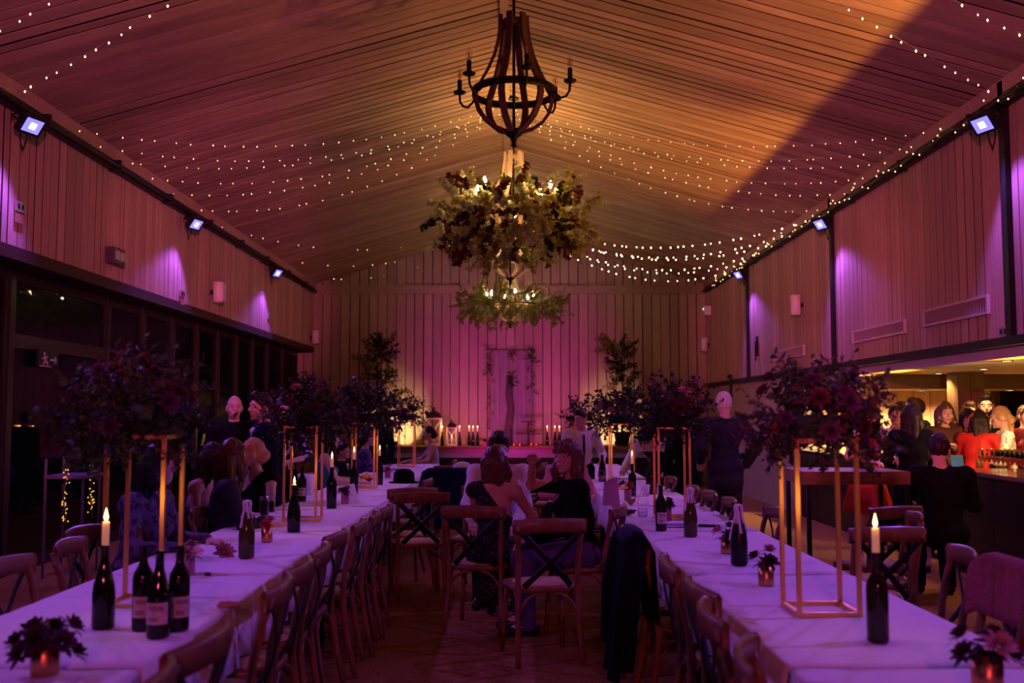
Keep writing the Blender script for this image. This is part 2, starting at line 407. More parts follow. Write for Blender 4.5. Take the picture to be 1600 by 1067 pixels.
# ================================================================ wall equipment
def speaker(p, s, label):
    t = thing('wall_speaker', label, 'speaker', p, 0, 'white wall speakers')
    MB().tube([(0, 0, -.15), (0, 0, .15)], .1, 4, flat=(1.15, .85)).build('cabinet', whiteplastic, t)
    MB().box((s * .055 - .004, -.085, -.13), (s * .055 + .03, .085, .13)).build('grille', mat('speaker_grille_white', (.68, .67, .66), .7, bump=.5, scale=300), t)
    MB().box((-s * .12, -.03, -.03), (-s * .04, .03, .03)).build('wall_bracket', blackm, t)
speaker((XL + .13, 14.75, 3.35), 1, 'white box speaker on the left wall between two flood lamps')
speaker((XR - .13, 14.95, 3.18), -1, 'white box speaker on the right wall beyond the middle post')
speaker((XL + .13, 22.1, 3.25), 1, 'white box speaker in the left corner by the end wall')
speaker((XR - .13, 22.1, 3.08), -1, 'white box speaker in the right corner by the end wall')
al = thing('alarm_beacon', 'small white alarm box with green light in the right corner above a speaker', 'alarm', (XR - .07, 22.0, 3.85))
MB().box((-.07, -.08, -.12), (.07, .08, .08)).build('case', whiteplastic, al); MB().ball((-.075, 0, .02), .025).build('green_lamp', glow('green_led', (.2, 1, .5), 1.5), al)
steelplate = mat('brushed_steel_plate', (.45, .42, .42), .35, .8)
brownlab = mat('brown_paper_label', (.30, .17, .08), .8)
def socket(p, s, label, plate=True):
    t = thing('wall_socket', label, 'socket', p, 0, 'wall sockets')
    MB().box((-.01, -.075, -.045), (.01, .075, .045)).build('faceplate', steelplate, t)
    for dy in (-.035, .035):
        MB().box((s * .01 - .003, dy - .02, -.02), (s * .01 + .004, dy + .02, .025)).build('outlet', blackm, t)
    if plate: MB().box((-.004, -.075, -.15), (.004, .075, -.055)).build('paper_label', brownlab, t)
socket((XL + .02, 8.95, 3.42), 1, 'steel wall socket with brown label at the left picture edge')
socket((XL + .02, 13.45, 3.17), 1, 'small wall socket with brown label left of the white speaker')
socket((XL + .02, 18.3, 3.35), 1, 'tiny wall socket under the farthest left flood lamp', False)
socket((XR - .02, 8.83, 2.27), -1, 'steel wall socket at the right picture edge above the bar', False)
em = thing('sensor_box', 'dark twin sensor box on the left wall above the glazing', 'sensor', (XL + .06, 11.05, 3.3))
MB().box((-.05, -.16, -.09), (.05, .16, .09)).build('case', mat('dark_grey_plastic', (.06, .055, .06), .4), em)
for dy in (-.07, .07): MB().box((.05, dy - .04, -.05), (.065, dy + .04, .05)).build('lens', steelplate, em)
db = thing('door_bolt', 'narrow black bolt on the right wall beside the far post', 'bolt', (XR - .02, 17.75, 2.75))
MB().box((-.015, -.02, -.18), (.015, .02, .18)).build('plate', blackm, db); MB().tube([(-.03, 0, -.26), (-.03, 0, .1)], .012, 6).build('rod', blackm, db)
# ventilation grilles
ventframe = mat('painted_vent_frame', (.5, .46, .44), .5); ventslat = mat('vent_slat_grey', (.25, .23, .22), .5)
def vent(y0, y1, z0, z1, label):
    t = thing('vent_grille', label, 'vent', (XR - .02, (y0 + y1) / 2, (z0 + z1) / 2), 0, 'long vents in the right wall')
    hy, hz = (y1 - y0) / 2, (z1 - z0) / 2
    for a, b in (((-.015, -hy, hz - .025), (.015, hy, hz)), ((-.015, -hy, -hz), (.015, hy, -hz + .025)), ((-.015, -hy, -hz + .025), (.015, -hy + .025, hz - .025)), ((-.015, hy - .025, -hz + .025), (.015, hy, hz - .025))):
        MB().box(a, b).build('frame', ventframe, t)
    MB().box((.008, -hy + .02, -hz + .02), (.012, hy - .02, hz - .02)).build('backing', blackm, t)
    n = 30; me = MB().box((-.008, -.004, -hz + .02), (.006, .006, hz - .02)).mesh('slat', ventslat)
    for k in range(n): ob('slat', me, t, (0, -hy + .03 + (2 * hy - .06) * (k + .5) / n, 0))
vent(9.1, 10.55, 2.46, 2.64, 'long slatted vent nearest the camera on the right wall')
vent(11.05, 12.75, 2.44, 2.60, 'long slatted vent second from the camera on the right wall')
vent(14.9, 16.6, 2.42, 2.58, 'slatted vent beyond the middle post, half hidden by the big bouquet')
# exit sign on the glazed door
es = thing('exit_sign', 'dark exit sign with running figure over the left glazed door', 'sign', (GX + .07, 10.25, 2.1))
sg = mat('exit_sign_print', (.55, .50, .48), .6); sgb = mat('exit_sign_plate', (.012, .03, .02), .5)
MB().box((-.012, -.22, -.08), (.012, .22, .1)).build('plate', sgb, es)
mb = MB()
def bar2(a, b, wd):  # bar in the sign plane (y,z)
    a = Vector((.014, *a)); b = Vector((.014, *b)); d = (b - a).normalized(); n = Vector((0, -d.z, d.y)) * wd / 2; e = Vector((.004, 0, 0))
    mb.add([a - n, b - n, b + n, a + n, a - n + e, b - n + e, b + n + e, a + n + e], [(3,2,1,0), (4,5,6,7), (0,1,5,4), (1,2,6,5), (2,3,7,6), (3,0,4,7)])
for a, b, wd in (((-.10, .02), (-.06, -.02), .03), ((-.06, -.02), (-.02, -.05), .02), ((-.07, -.01), (-.12, -.05), .02), ((-.1, .02), (-.15, .0), .016), ((-.08, .03), (-.03, .02), .016), ((-.2, -.07), (.1, -.07), .012), ((.04, .0), (.18, .0), .022), ((.13, .03), (.18, 0), .02), ((.13, -.03), (.18, 0), .02)):
    bar2(a, b, wd)
mb.ball((.016, -.1, .055), (.004, .02, .02)); mb.build('running_figure', sg, es)

# ================================================================ chandeliers
cwood = mat('pale_bleached_wood', (.62, .46, .30), .55, var=.2, scale=9, stretch=(3, 3, .6))
iron = mat('black_wrought_iron', (.012, .010, .010), .4, .3)
clearbulb = glass('clear_bulb_glass', (.95, .9, .9), .03)
bulbglow = glow('lit_bulb', (1, .82, .50), 60)
fila = mat('unlit_filament', (.5, .25, .1), .4, .6)
STV = [(.115, .68), (.118, .58), (.135, .46), (.17, .33), (.225, .20), (.29, .08), (.328, 0), (.335, -.07), (.31, -.16), (.25, -.245), (.16, -.31), (.05, -.35)]
def stave_mesh():
    mb = MB(); vs = []; fs = []; wv = .027; th = .013
    for i, (r, z) in enumerate(STV):
        a = STV[max(i - 1, 0)]; b = STV[min(i + 1, len(STV) - 1)]
        t = Vector((b[0] - a[0], 0, b[1] - a[1])).normalized(); n = Vector((t.z, 0, -t.x))
        c = Vector((r, 0, z))
        for sy, sn in ((-1, -1), (1, -1), (1, 1), (-1, 1)): vs.append(c + Vector((0, sy * wv, 0)) + n * sn * th)
    for i in range(len(STV) - 1):
        for k in range(4): fs.append((i * 4 + k, i * 4 + (k + 1) % 4, (i + 1) * 4 + (k + 1) % 4, (i + 1) * 4 + k))
    fs.append((3, 2, 1, 0)); m = (len(STV) - 1) * 4; fs.append((m, m + 1, m + 2, m + 3))
    return mb.add(vs, fs)
def chandelier(loc, label, lit, CHW=20):
    x, y, z = loc
    t = thing('chandelier', label, 'chandelier', loc, 0, 'orb chandeliers under the ridge')
    wood = mat('darkened_unlit_wood', (.10, .045, .045), .6, var=.25, scale=9) if not lit else cwood  # unlit chandelier gets a darker copy of the wood, shade put into colour
    sm = stave_mesh().mesh('stave', wood)
    for k in range(6): ob('stave', sm, t, (0, 0, 0), (0, 0, R(12 + 60 * k)))
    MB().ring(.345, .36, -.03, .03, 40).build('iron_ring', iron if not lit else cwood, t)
    MB().ring(.05, .10, .58, .64, 24).build('top_collar', wood, t)
    MB().lathe([(.09, -.33), (.07, -.37), (.03, -.40), (.018, -.45), (.028, -.465), (.005, -.48)], 16).build('finial', iron, t)
    MB().tube([(0, 0, -.36), (0, 0, RZ - z - .02)], .014, 8).build('stem', iron, t)
    MB().lathe([(.07, RZ - z - .06), (.07, RZ - z - .03), (.02, RZ - z - .0)], 16).build('ceiling_rose', iron, t)
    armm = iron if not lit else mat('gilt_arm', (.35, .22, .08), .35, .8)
    arm = MB().tube([(.345, 0, -.01), (.38, 0, -.05), (.42, 0, -.085), (.465, 0, -.075), (.495, 0, -.03), (.5, 0, .04)], .010, 8).mesh('arm', armm)
    pan = MB().lathe([(.012, .03), (.05, .045), (.055, .06), (.03, .055), (.02, .065)], 16).mesh('drip_pan', armm)
    slv = MB().lathe([(.02, .06), (.02, .16), (.016, .165)], 12).mesh('candle_sleeve', armm)
    blb = MB().lathe([(.012, .165), (.022, .19), (.026, .215), (.02, .245), (.008, .27), (.002, .28)], 12).mesh('bulb', bulbglow if lit else clearbulb)
    fil = MB().lathe([(.003, .17), (.006, .2), (.006, .225), (.002, .24)], 6).mesh('filament', fila)
    for a in (282, 342, 42, 102, 162, 222):
        ar = ob('arm', arm, t, (0, 0, 0), (0, 0, R(a)))
        M = Vector((.5 * math.cos(R(a)), .5 * math.sin(R(a)), 0))
        ob('drip_pan', pan, t, M); ob('candle_sleeve', slv, t, M); bb = ob('bulb', blb, t, M)
        if not lit: ob('filament', fil, bb)
        else: lamp('chandelier_bulb', 'POINT', Vector(loc) + M + Vector((0, 0, .22)), WARM, CHW, radius=.03)
    return t
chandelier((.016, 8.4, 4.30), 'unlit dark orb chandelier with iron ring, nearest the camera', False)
chandelier((.02, 12.9, 4.30), 'lit orb chandelier inside the large leafy wreath', True, 75)
chandelier((-.03, 17.4, 4.28), 'lit bare pale-wood orb chandelier seen between the two wreaths', True, 15)
chandelier((-.04, 20.6, 3.80), 'lit orb chandelier with smaller leafy wreath, farthest from the camera', True, 11)

# ================================================================ foliage
leafg = mat('eucalyptus_leaf', (.20, .21, .065), .45, var=.3, scale=6, tint=.35)
leafd = mat('dark_bouquet_leaf', (.022, .035, .016), .5, var=.3, scale=6, tint=.3)
leafp = mat('pale_grey_green_leaf', (.38, .42, .26), .5, var=.25, scale=6, tint=.2)
leafb = mat('bronze_red_leaf', (.10, .03, .022), .45, var=.3, scale=6, tint=.3)
def translucent(m, col, f):
    nt = m.node_tree; b = nt.nodes['Principled BSDF']; tr = nt.nodes.new('ShaderNodeBsdfTranslucent'); tr.inputs[0].default_value = (*col, 1)
    mx = nt.nodes.new('ShaderNodeMixShader'); mx.inputs[0].default_value = f
    nt.links.new(b.outputs[0], mx.inputs[1]); nt.links.new(tr.outputs[0], mx.inputs[2]); nt.links.new(mx.outputs[0], nt.nodes['Material Output'].inputs[0])
translucent(leafg, (.50, .46, .10), .4); translucent(leafp, (.55, .58, .30), .4); translucent(leafb, (.25, .07, .03), .3)
stemm = mat('leaf_stem', (.09, .07, .03), .6)
def leaf(mb, base, d, nrm, L, W, bend=.15, rounder=False):
    d = d.normalized(); s = d.cross(nrm)
    if s.length < 1e-4: s = d.cross(Vector((1, .3, .2)))
    s.normalize(); n = s.cross(d)
    prof = ((.0, .12), (.25, .85), (.55, 1.), (.85, .6), (1.0, .0)) if rounder else ((.0, .05), (.3, .8), (.6, .75), (1.0, .0))
    vs = []; fs = []
    for i, (t, w_) in enumerate(prof):
        c = base + d * (t * L) + n * (-bend * L * t * t)
        vs += [c + s * (w_ * W / 2) + n * (w_ * W * .12), c - s * (w_ * W / 2) + n * (w_ * W * .12)]
    for i in range(len(prof) - 1): fs.append((i * 2, i * 2 + 1, i * 2 + 3, i * 2 + 2))
    mb.add(vs, fs, True)
def sprig(seed, L, n, lw, m, rounder=True, droop=.3):
    r = random.Random(seed); mb = MB(); path = []
    for i in range(6):
        t = i / 5; path.append(Vector((r.uniform(-.02, .02) * t, r.uniform(-.02, .02) * t, 0)) + Vector((L * t, L * .1 * math.sin(seed + 2 * t), -droop * L * t * t)))
    mb.tube(path, [.004 * (1 - .7 * i / 5) for i in range(6)], 4, caps=False)
    for k in range(n):
        t = .08 + .92 * k / n; i = min(int(t * 5), 4); p = path[i].lerp(path[i + 1], t * 5 - i)
        a = r.uniform(0, 6.28); d = Vector((.5, math.cos(a), math.sin(a)))
        leaf(mb, p, d, Vector((r.uniform(-1, 1), r.uniform(-1, 1), r.uniform(-.2, 1))), lw * r.uniform(.8, 1.3), lw * r.uniform(.7, 1.0) * (1 if rounder else .5), .2, rounder)
    return mb.mesh('sprig', m)
SP_E = [sprig(s, .42, 42, .068, m_) for s, m_ in ((1, leafg), (2, leafg), (3, leafp), (4, leafb), (5, leafp), (6, leafg), (7, leafd))]
SP_S = [sprig(s, .32, 30, .052, m_) for s, m_ in ((11, leafg), (12, leafp), (13, leafg))]
SP_D = [sprig(s, .26, 16, .05, m_, False) for s, m_ in ((21, leafd), (22, leafd), (23, leafb), (24, leafd))]
SP_R = [sprig(s, .24, 14, .045, m_, True) for s, m_ in ((31, leafd), (32, leafd))]
SP_T = [sprig(41, .55, 20, .05, leafd, True, -.1)]
def place_sprig(me, parent, p, d, roll, sc=1.):
    q = Vector(d).to_track_quat('X', 'Z'); e = (q.to_matrix() @ Matrix.Rotation(roll, 3, 'X')).to_euler()
    return ob('sprig', me, parent, p, e, (sc,) * 3)
def wreath(loc, Rr, tube_r, n, meshes, label, flat=1., fill=5):
    t = thing('leafy_wreath', label, 'wreath', loc, 0, 'leafy wreaths on the chandeliers')
    r = random.Random(int(loc[1] * 10))
    MB().tube([(Rr * .55 * math.cos(a * .3), Rr * .55 * math.sin(a * .3), 0) for a in range(22)], .015, 6).build('wire_hoop', stemm, t)
    for k in range(n):
        a = 6.283 * k / n + r.uniform(-.15, .15); b = r.uniform(0, 6.283); rr = r.uniform(.25, 1.) * tube_r
        c = Vector((math.cos(a), math.sin(a), 0))
        p = c * (Rr * r.uniform(.42, .95) + rr * math.cos(b) * .6) + Vector((0, 0, rr * math.sin(b) * flat))
        d = c * r.uniform(-.2, 1.1) + Vector((r.uniform(-.8, .8), r.uniform(-.8, .8), math.sin(b) * .9 - .15))
        place_sprig(r.choice(meshes), t, p, d, r.uniform(0, 6.28), r.uniform(.6, .95))
    return t
wreath((.0, 12.9, 4.08), .95, .34, 300, SP_E, 'large wreath of eucalyptus hung around the second chandelier')
wreath((-.02, 20.6, 3.80), 1.1, .22, 280, SP_S + SP_E[:1], 'flatter leafy wreath around the farthest chandelier', .8)

# ================================================================ fairy lights
fairy = glow('fairy_bulb_warm', (1, .62, .20), 8)
fairyfar = glow('fairy_bulb_far', (1, .75, .34), 26)
wirem = mat('clear_fairy_wire', (.30, .28, .30), .35)
def strand(p0, p1, sag, label, step=.16, bulb=fairy, br=.010, dens=1.):
    p0, p1 = Vector(p0), Vector(p1); L = (p1 - p0).length
    t = thing('fairy_light_string', label, 'fairy lights', p0, 0, 'fairy-light strings under the ceiling')
    f = lambda s: (p1 - p0) * s + Vector((0, 0, -4 * sag * s * (1 - s)))
    MB().tube([f(i / 22) for i in range(23)], .0022, 3, caps=False).build('wire', wirem, t)
    mb = MB(); n = int(L / step)
    for i in range(n):
        if rnd.random() > dens: continue
        c = f((i + rnd.uniform(.2, .8)) / n) + Vector((rnd.uniform(-.012, .012), rnd.uniform(-.012, .012), -.018))
        r = br * rnd.uniform(.75, 1.1)
        mb.add([c + Vector(v) * r for v in ((1,0,0),(0,1,0),(-1,0,0),(0,-1,0),(0,0,1.4),(0,0,-1.4))], [(0,1,4),(1,2,4),(2,3,4),(3,0,4),(1,0,5),(2,1,5),(3,2,5),(0,3,5)])
    b = mb.build('bulbs', bulb, t); b['kind'] = 'stuff'
    return t
sid = {-1: 'left', 1: 'right'}
for s in (-1, 1):
    xe = XR - .08 if s > 0 else XL + .08
    for i, (ya, ye, sg_) in enumerate(((6.1, 8.7, .12), (5.6, 7.7, .12))):
        strand((RX + s * .05, ya, 5.68), (xe, ye, 4.40), sg_, 'fairy-light string in the top %s corner, %s one' % (sid[s], ('lower', 'upper')[i]), .17, br=.009)
    for i, (ya, ye, sg_) in enumerate(((13.1, 9.7, .34), (13.2, 10.3, .40), (13.3, 11.0, .34), (13.3, 11.7, .42), (13.4, 12.6, .38), (13.4, 13.6, .45))):
        strand((RX + s * .06, ya, 5.68), (xe, ye, 4.38), sg_, 'fairy-light string fanning to the %s eave from the second chandelier, %s from the camera' % (sid[s], ORD[i]), .17 if s > 0 else .2, br=.0056)
    if s > 0:
        for i, (ya, ye, sg_) in enumerate(((20.2, 14.2, .55), (20.2, 15.3, .62), (20.3, 16.3, .55), (20.3, 17.2, .66), (20.4, 18.3, .6), (20.4, 19.5, .64))):
            strand((RX + s * .06, ya, 5.66), (xe, ye, 4.36), sg_, 'bright fairy-light string at the far right of the ceiling, %s from the camera' % ORD[i], .20, fairyfar, .010)
    else:
        for i, (ya, ye, sg_) in enumerate(((20.2, 14.6, .55), (20.3, 17.0, .6), (20.4, 19.3, .62))):
            strand((RX + s * .06, ya, 5.66), (xe, ye, 4.36), sg_, 'sparse fairy-light string at the far left of the ceiling, %s from the camera' % ORD[i], .25, fairy, .006, .35)
rs = thing('fairy_light_string', 'fairy-light string wound along the right lighting rail', 'fairy lights', (XR - .14, 0, EAVE - .2), 0, 'fairy-light strings under the ceiling')
mb = MB()
pts = [(.03 * math.sin(i * .9), 8 + i * .12, .06 * math.cos(i * .9)) for i in range(110)]
MB().tube(pts, .0022, 3, caps=False).build('wire', wirem, rs)
for i in range(0, 110):
    if rnd.random() < .75:
        c = Vector(pts[i]) + Vector((-.02, 0, rnd.uniform(-.03, .03))); r = .007
        mb.add([c + Vector(v) * r for v in ((1,0,0),(0,1,0),(-1,0,0),(0,-1,0),(0,0,1.4),(0,0,-1.4))], [(0,1,4),(1,2,4),(2,3,4),(3,0,4),(1,0,5),(2,1,5),(3,2,5),(0,3,5)])
mb.build('bulbs', fairy, rs)['kind'] = 'stuff'
# ================================================================ tables
cloth = mat('white_linen', (.74, .72, .72), .8, var=.06, scale=5, bump=.15, sheen=.2)
trest = mat('trestle_ply', (.35, .24, .14), .7)
EDGE = [1.35 + 1.83 * k for k in range(9)]
def table_set(x0, x1, side):
    for k in range(8):
        ya, yb = EDGE[k], EDGE[k + 1]; where = '%s from the camera in the %s row' % (ORD[k], side)
        t = thing('trestle_table', 'folding trestle table under white linen, ' + where, 'table', ((x0 + x1) / 2, (ya + yb) / 2, 0), 0, 'trestle tables of the two rows')
        hx = (x1 - x0) / 2 - .02
        MB().box((-hx, -.905, .70), (hx, .905, .735)).build('tabletop', trest, t)
        for sy in (-.75, .75):
            for sx in (-1, 1): MB().tube([(sx * (hx - .06), sy, 0), (sx * (hx - .06), sy, .70)], .014, 6).build('leg', blackm, t)
            MB().tube([(-hx + .06, sy, .12), (hx - .06, sy, .12)], .010, 6).build('stretcher', blackm, t)
        # cloth: top sheet with drops on the long sides
        c = bpy.data.meshes.new('tablecloth'); r = random.Random(k * 7 + len(side)); ny = 26
        drop = .255; e = .004
        prof = [(x0 - .02, .75 - drop), (x0 - .018, .62), (x0 - .012, .70), (x0 - .006, .742), (x0 + .012, .75)] + \
               [(x0 + (x1 - x0) * q / 10, .75) for q in range(1, 10)] + [(x1 - .012, .75), (x1 + .006, .742), (x1 + .012, .70), (x1 + .018, .62), (x1 + .02, .75 - drop)]
        vs = []; fs = []; n = len(prof); ph = r.uniform(0, 6)
        for j in range(ny):
            y = ya + e + (yb - ya - 2 * e) * j / (ny - 1)
            for i, (x, z) in enumerate(prof):
                d = max(0, .75 - z) / drop
                out = .025 * d * math.sin(y * 9 + ph) + .018 * d * math.sin(y * 23 + ph * 2)
                sgn = -1 if i < n / 2 else 1
                zz = z + (.0022 * math.sin(x * 9 + y * 3 + ph) + .0018 * math.sin(y * 31 + x * 4) if d == 0 else 0) + 0
                if j in (0, ny - 1) and d == 0: zz -= .004
                vs.append((x + sgn * out, y, zz))
        for j in range(ny - 1):
            for i in range(n - 1): fs.append((j * n + i, j * n + i + 1, (j + 1) * n + i + 1, (j + 1) * n + i))
        c.from_pydata(vs, [], fs); c.materials.append(cloth); c.polygons.foreach_set('use_smooth', [True] * len(fs))
        o = ob('tablecloth', c); md = o.modifiers.new('thickness', 'SOLIDIFY'); md.thickness = .002; md.offset = -1
        tag(o, 'white linen cloth with side drop, ' + where, 'tablecloth', 'white tablecloths of the two rows')
LX0, LX1, RX0, RX1 = -2.02, -1.17, .87, 1.68
table_set(LX0, LX1, 'left'); table_set(RX0, RX1, 'right')

# ================================================================ cross-back chairs
cw = mat('chair_oak', (.20, .10, .045), .34, var=.25, scale=8, stretch=(3, 3, 1))
cane = mat('woven_cane_seat', (.50, .36, .16), .7, var=.3, scale=160, bump=.5)
strapm = mat('black_chair_strap', (.010, .009, .009), .5)
def arc(p0, p1, pm, n=8):
    p0, p1, pm = Vector(p0), Vector(p1), Vector(pm)
    return [(1 - t) ** 2 * p0 + 2 * t * (1 - t) * pm + t * t * p1 for t in [i / n for i in range(n + 1)]]
def make_chair():
    t = thing('cross_back_chair', 'x', 'chair', (0, 0, 0), 0, 'wooden cross-back chairs')
    # seat rim: rounded trapezoid
    out = []
    for k in range(28):
        a = 2 * math.pi * k / 28; c, s = math.cos(a), math.sin(a)
        rr = .215 / (abs(c) ** 4 + abs(s) ** 4) ** .25
        wx = 1.02 + .10 * s
        out.append((rr * c * wx, rr * s * .98))
    inn = [(x * .80, y * .80) for x, y in out]
    mb = MB(); n = 28
    vs = [(x, y, .435) for x, y in out] + [(x, y, .462) for x, y in out] + [(x * .97, y * .97, .47) for x, y in out] + [(x, y, .47) for x, y in inn] + [(x, y, .435) for x, y in inn]
    fs = []
    for L in range(4):
        for k in range(n): fs.append((L * n + k, L * n + (k + 1) % n, (L + 1) * n + (k + 1) % n, (L + 1) * n + k))
    for k in range(n): fs.append((4 * n + k, 4 * n + (k + 1) % n, (k + 1) % n, k))
    mb.add(vs, fs, True).build('seat', cw, t)
    vs = [(x, y, .45) for x, y in inn] + [(x * .9, y * .9, .478) for x, y in inn] + [(0, 0, .482)]
    fs = [tuple(reversed(range(n)))] + [(k, (k + 1) % n, n + (k + 1) % n, n + k) for k in range(n)] + [(n + k, n + (k + 1) % n, 2 * n) for k in range(n)]
    MB().add(vs, fs, True).build('cane_panel', cane, t)
    for s in (-1, 1):
        MB().tube([(s * .205, -.285, 0), (s * .195, -.235, .22), (s * .19, -.205, .44), (s * .19, -.215, .60), (s * .198, -.25, .76), (s * .205, -.285, .86)], [.016, .018, .019, .018, .017, .016], 8).build('rear_leg', cw, t)
        MB().tube([(s * .205, .215, 0), (s * .19, .19, .25), (s * .18, .17, .445)], [.014, .017, .018], 8).build('front_leg', cw, t)
    # curved top rail
    path = arc((-.235, -.262, .845), (.235, -.262, .845), (0, -.36, .87), 14)
    vs = []; fs = []
    for p in path:
        for dy, dz in ((.012, -.042), (-.012, -.042), (-.013, .03), (0, .046), (.012, .03)): vs.append((p.x, p.y + dy, p.z + dz))
    m = 5
    for i in range(len(path) - 1):
        for k in range(m): fs.append((i * m + k, i * m + (k + 1) % m, (i + 1) * m + (k + 1) % m, (i + 1) * m + k))
    fs += [tuple(range(m)), tuple(reversed([len(path) * m - m + k for k in range(m)]))]
    MB().add(vs, fs, True).build('top_rail', cw, t)
    for s in (-1, 1):
        MB().tube(arc((s * .2, -.285, .83), (-s * .15, -.2, .475), (s * .01, -.30, .64), 10), .019, 6, flat=(.28, 1), up=(0, 1, 0)).build('cross_strap', strapm, t)
    for s in (-1, 1):
        MB().tube(arc((s * .195, -.225, .28), (s * .03, -.2, .432), (s * .16, -.21, .43)), .010, 6).build('arched_brace', cw, t)
        MB().tube(arc((s * .19, .19, .28), (s * .03, .175, .432), (s * .16, .18, .43)), .010, 6).build('arched_brace', cw, t)
        MB().tube(arc((s * .195, -.225, .26), (s * .188, -.03, .432), (s * .19, -.2, .43)), .010, 6).build('arched_brace', cw, t)
        MB().tube(arc((s * .19, .19, .26), (s * .188, .0, .432), (s * .19, .17, .43)), .010, 6).build('arched_brace', cw, t)
    return t
chair0 = make_chair(); first = [True]
def chair(x, y, deg, label):
    if first[0]:
        first[0] = False; o = chair0; o.location = (x, y, 0); o.rotation_euler = (0, 0, R(deg)); o['label'] = label
        return o
    return copy_tree(chair0, (x, y, 0), R(deg), label)
# aisle side of the left row: facing the table (-X)
for i, (y, dx, da) in enumerate(((2.55, 0, 4), (3.02, .0, -5), (3.95, 0, 3), (4.45, -.02, 0), (4.95, -.03, 4), (5.6, -.06, -3), (6.15, -.02, 2), (6.65, .0, 5), (7.15, .02, 0))):
    chair(-1.19 + dx, y, 90 + da, 'cross-back chair on the aisle side of the left row, %s from the camera' % ORD[i])
for x, y, a, lb in ((-.98, 9.05, 25, 'cross-back chair turned half away at the left row, in front of its twin'), (-.80, 8.55, 12, 'cross-back chair standing in the aisle beside the left row, back to camera'),
                    (-.72, 11.25, 5, 'cross-back chair carrying the navy jacket by the left row'), (-.75, 12.85, 0, 'cross-back chair behind the navy jacket with a white napkin'),
                    (-1.12, 10.1, 85, 'cross-back chair at the left row beyond the dark hat'), (-1.1, 14.2, 90, 'cross-back chair farthest along the left row aisle')):
    chair(x, y, a, lb)
# wall side of the left row: facing +X
for i, (x, y, da) in enumerate(((-1.98, 4.5, 0), (-2.0, 5.2, 6), (-2.18, 5.75, -4), (-1.88, 6.0, 5), (-1.88, 6.95, 0), (-1.86, 7.6, 0), (-1.92, 9.4, 4), (-1.92, 11.0, -3))):
    chair(x, y, -90 + da, 'cross-back chair on the window side of the left row, %s from the camera' % ORD[i])
# aisle side of the right row: facing +X
for i, (x, y, da) in enumerate(((.93, 2.75, -14), (.95, 3.4, -4), (1.0, 3.92, 3), (.98, 4.5, -3), (.92, 5.18, 2), (.94, 5.75, 3))):
    chair(x, y, -90 + da, 'cross-back chair on the aisle side of the right row, %s from the camera' % ORD[i] if i != 4 else 'cross-back chair under the dark jacket on the right row aisle')
# wall side of the right row: facing -X
for i, (x, y, a) in enumerate(((1.76, 4.15, 86), (1.90, 4.9, 80), (2.36, 6.62, 78), (1.55, 7.0, 90), (1.40, 7.75, 88), (1.38, 8.4, 92), (1.36, 9.05, 90), (1.38, 10.4, 90))):
    chair(x, y, a, 'cross-back chair on the bar side of the right row, %s from the camera' % ORD[i] if i else 'cross-back chair with the reddish scarf on the bar side')
chair(2.12, 5.75 + .3, 8, 'cross-back chair behind the right candle bottle, back to camera')
chair(2.60, 7.3, 20, 'cross-back chair beside the high table legs')
# aisle group
chair(-.22, 7.35, -12, 'cross-back chair of the long-haired woman, back to camera')
chair(.18, 6.48, 12, 'empty cross-back chair in the middle of the aisle, back to camera')
chair(.50, 7.25, 72, 'cross-back chair of the woman with the bob')
chair(-.30, 8.85, 165, 'cross-back chair of the man in the white shirt')
chair(.18, 8.6, 100, 'cross-back chair standing sideways behind the seated group')
chair(.36, 12.2, 8, 'cross-back chair far down the aisle, right of the seated man')
chair(.60, 12.6, -10, 'cross-back chair far down the aisle next to the right row')
chair(.16, 13.6, 80, 'cross-back chair sideways far down the aisle before the stage')

# ================================================================ high table
ht = thing('high_table', 'tall wooden poseur table with thick top between right row and bar', 'table', (2.66, 8.0, 0))
MB().box((-.42, -.3, 1.0), (.40, .3, 1.10)).build('top', mat('thick_oak_top', (.22, .12, .06), .35, var=.3, scale=5, stretch=(1, 6, 6)), ht)
for sx in (-1, 1):
    for sy in (-1, 1): MB().box((sx * .38 - .015, sy * .28 - .015, 0), (sx * .38 + .015, sy * .28 + .015, 1.0)).build('leg', blackm, ht)
    MB().box((sx * .38 - .012, -.265, .16), (sx * .38 + .012, .265, .19)).build('foot_rail', blackm, ht)
MB().box((-.365, .27, .16), (.365, .29, .19)).build('foot_rail', blackm, ht)

# ================================================================ table ware
bglass = mat('dark_green_bottle_glass', (.008, .012, .006), .06, spec=.4)
gglass = mat('olive_bottle_glass', (.05, .055, .012), .08, spec=.4)
waxm = mat('cream_wax', (.80, .62, .36), .5, emis=(1, .45, .12), estr=.2, sub=.3)  # faint emission stands in for flame light glowing through the wax
whitewax = mat('white_dripped_wax', (.7, .66, .64), .5)
flame_m = glow('candle_flame', (1, .62, .20), 14)
paper = mat('bottle_paper_label', (.55, .48, .46), .8, var=.2, scale=60)
ink = mat('label_ink', (.08, .06, .07), .8)
WINE = [(.034, 0), (.0375, .006), (.0375, .185), (.034, .205), (.018, .235), (.0145, .25), (.0145, .292), (.016, .295), (.016, .305), (.011, .306)]
BURG = [(.037, 0), (.041, .006), (.041, .125), (.037, .16), (.025, .205), (.0165, .24), (.0145, .26), (.0145, .288), (.0165, .29), (.0165, .302), (.011, .303)]
CHAMP = [(.039, 0), (.044, .006), (.044, .125), (.039, .165), (.027, .215), (.017, .25), (.015, .275), (.0175, .28), (.0175, .305), (.012, .31)]
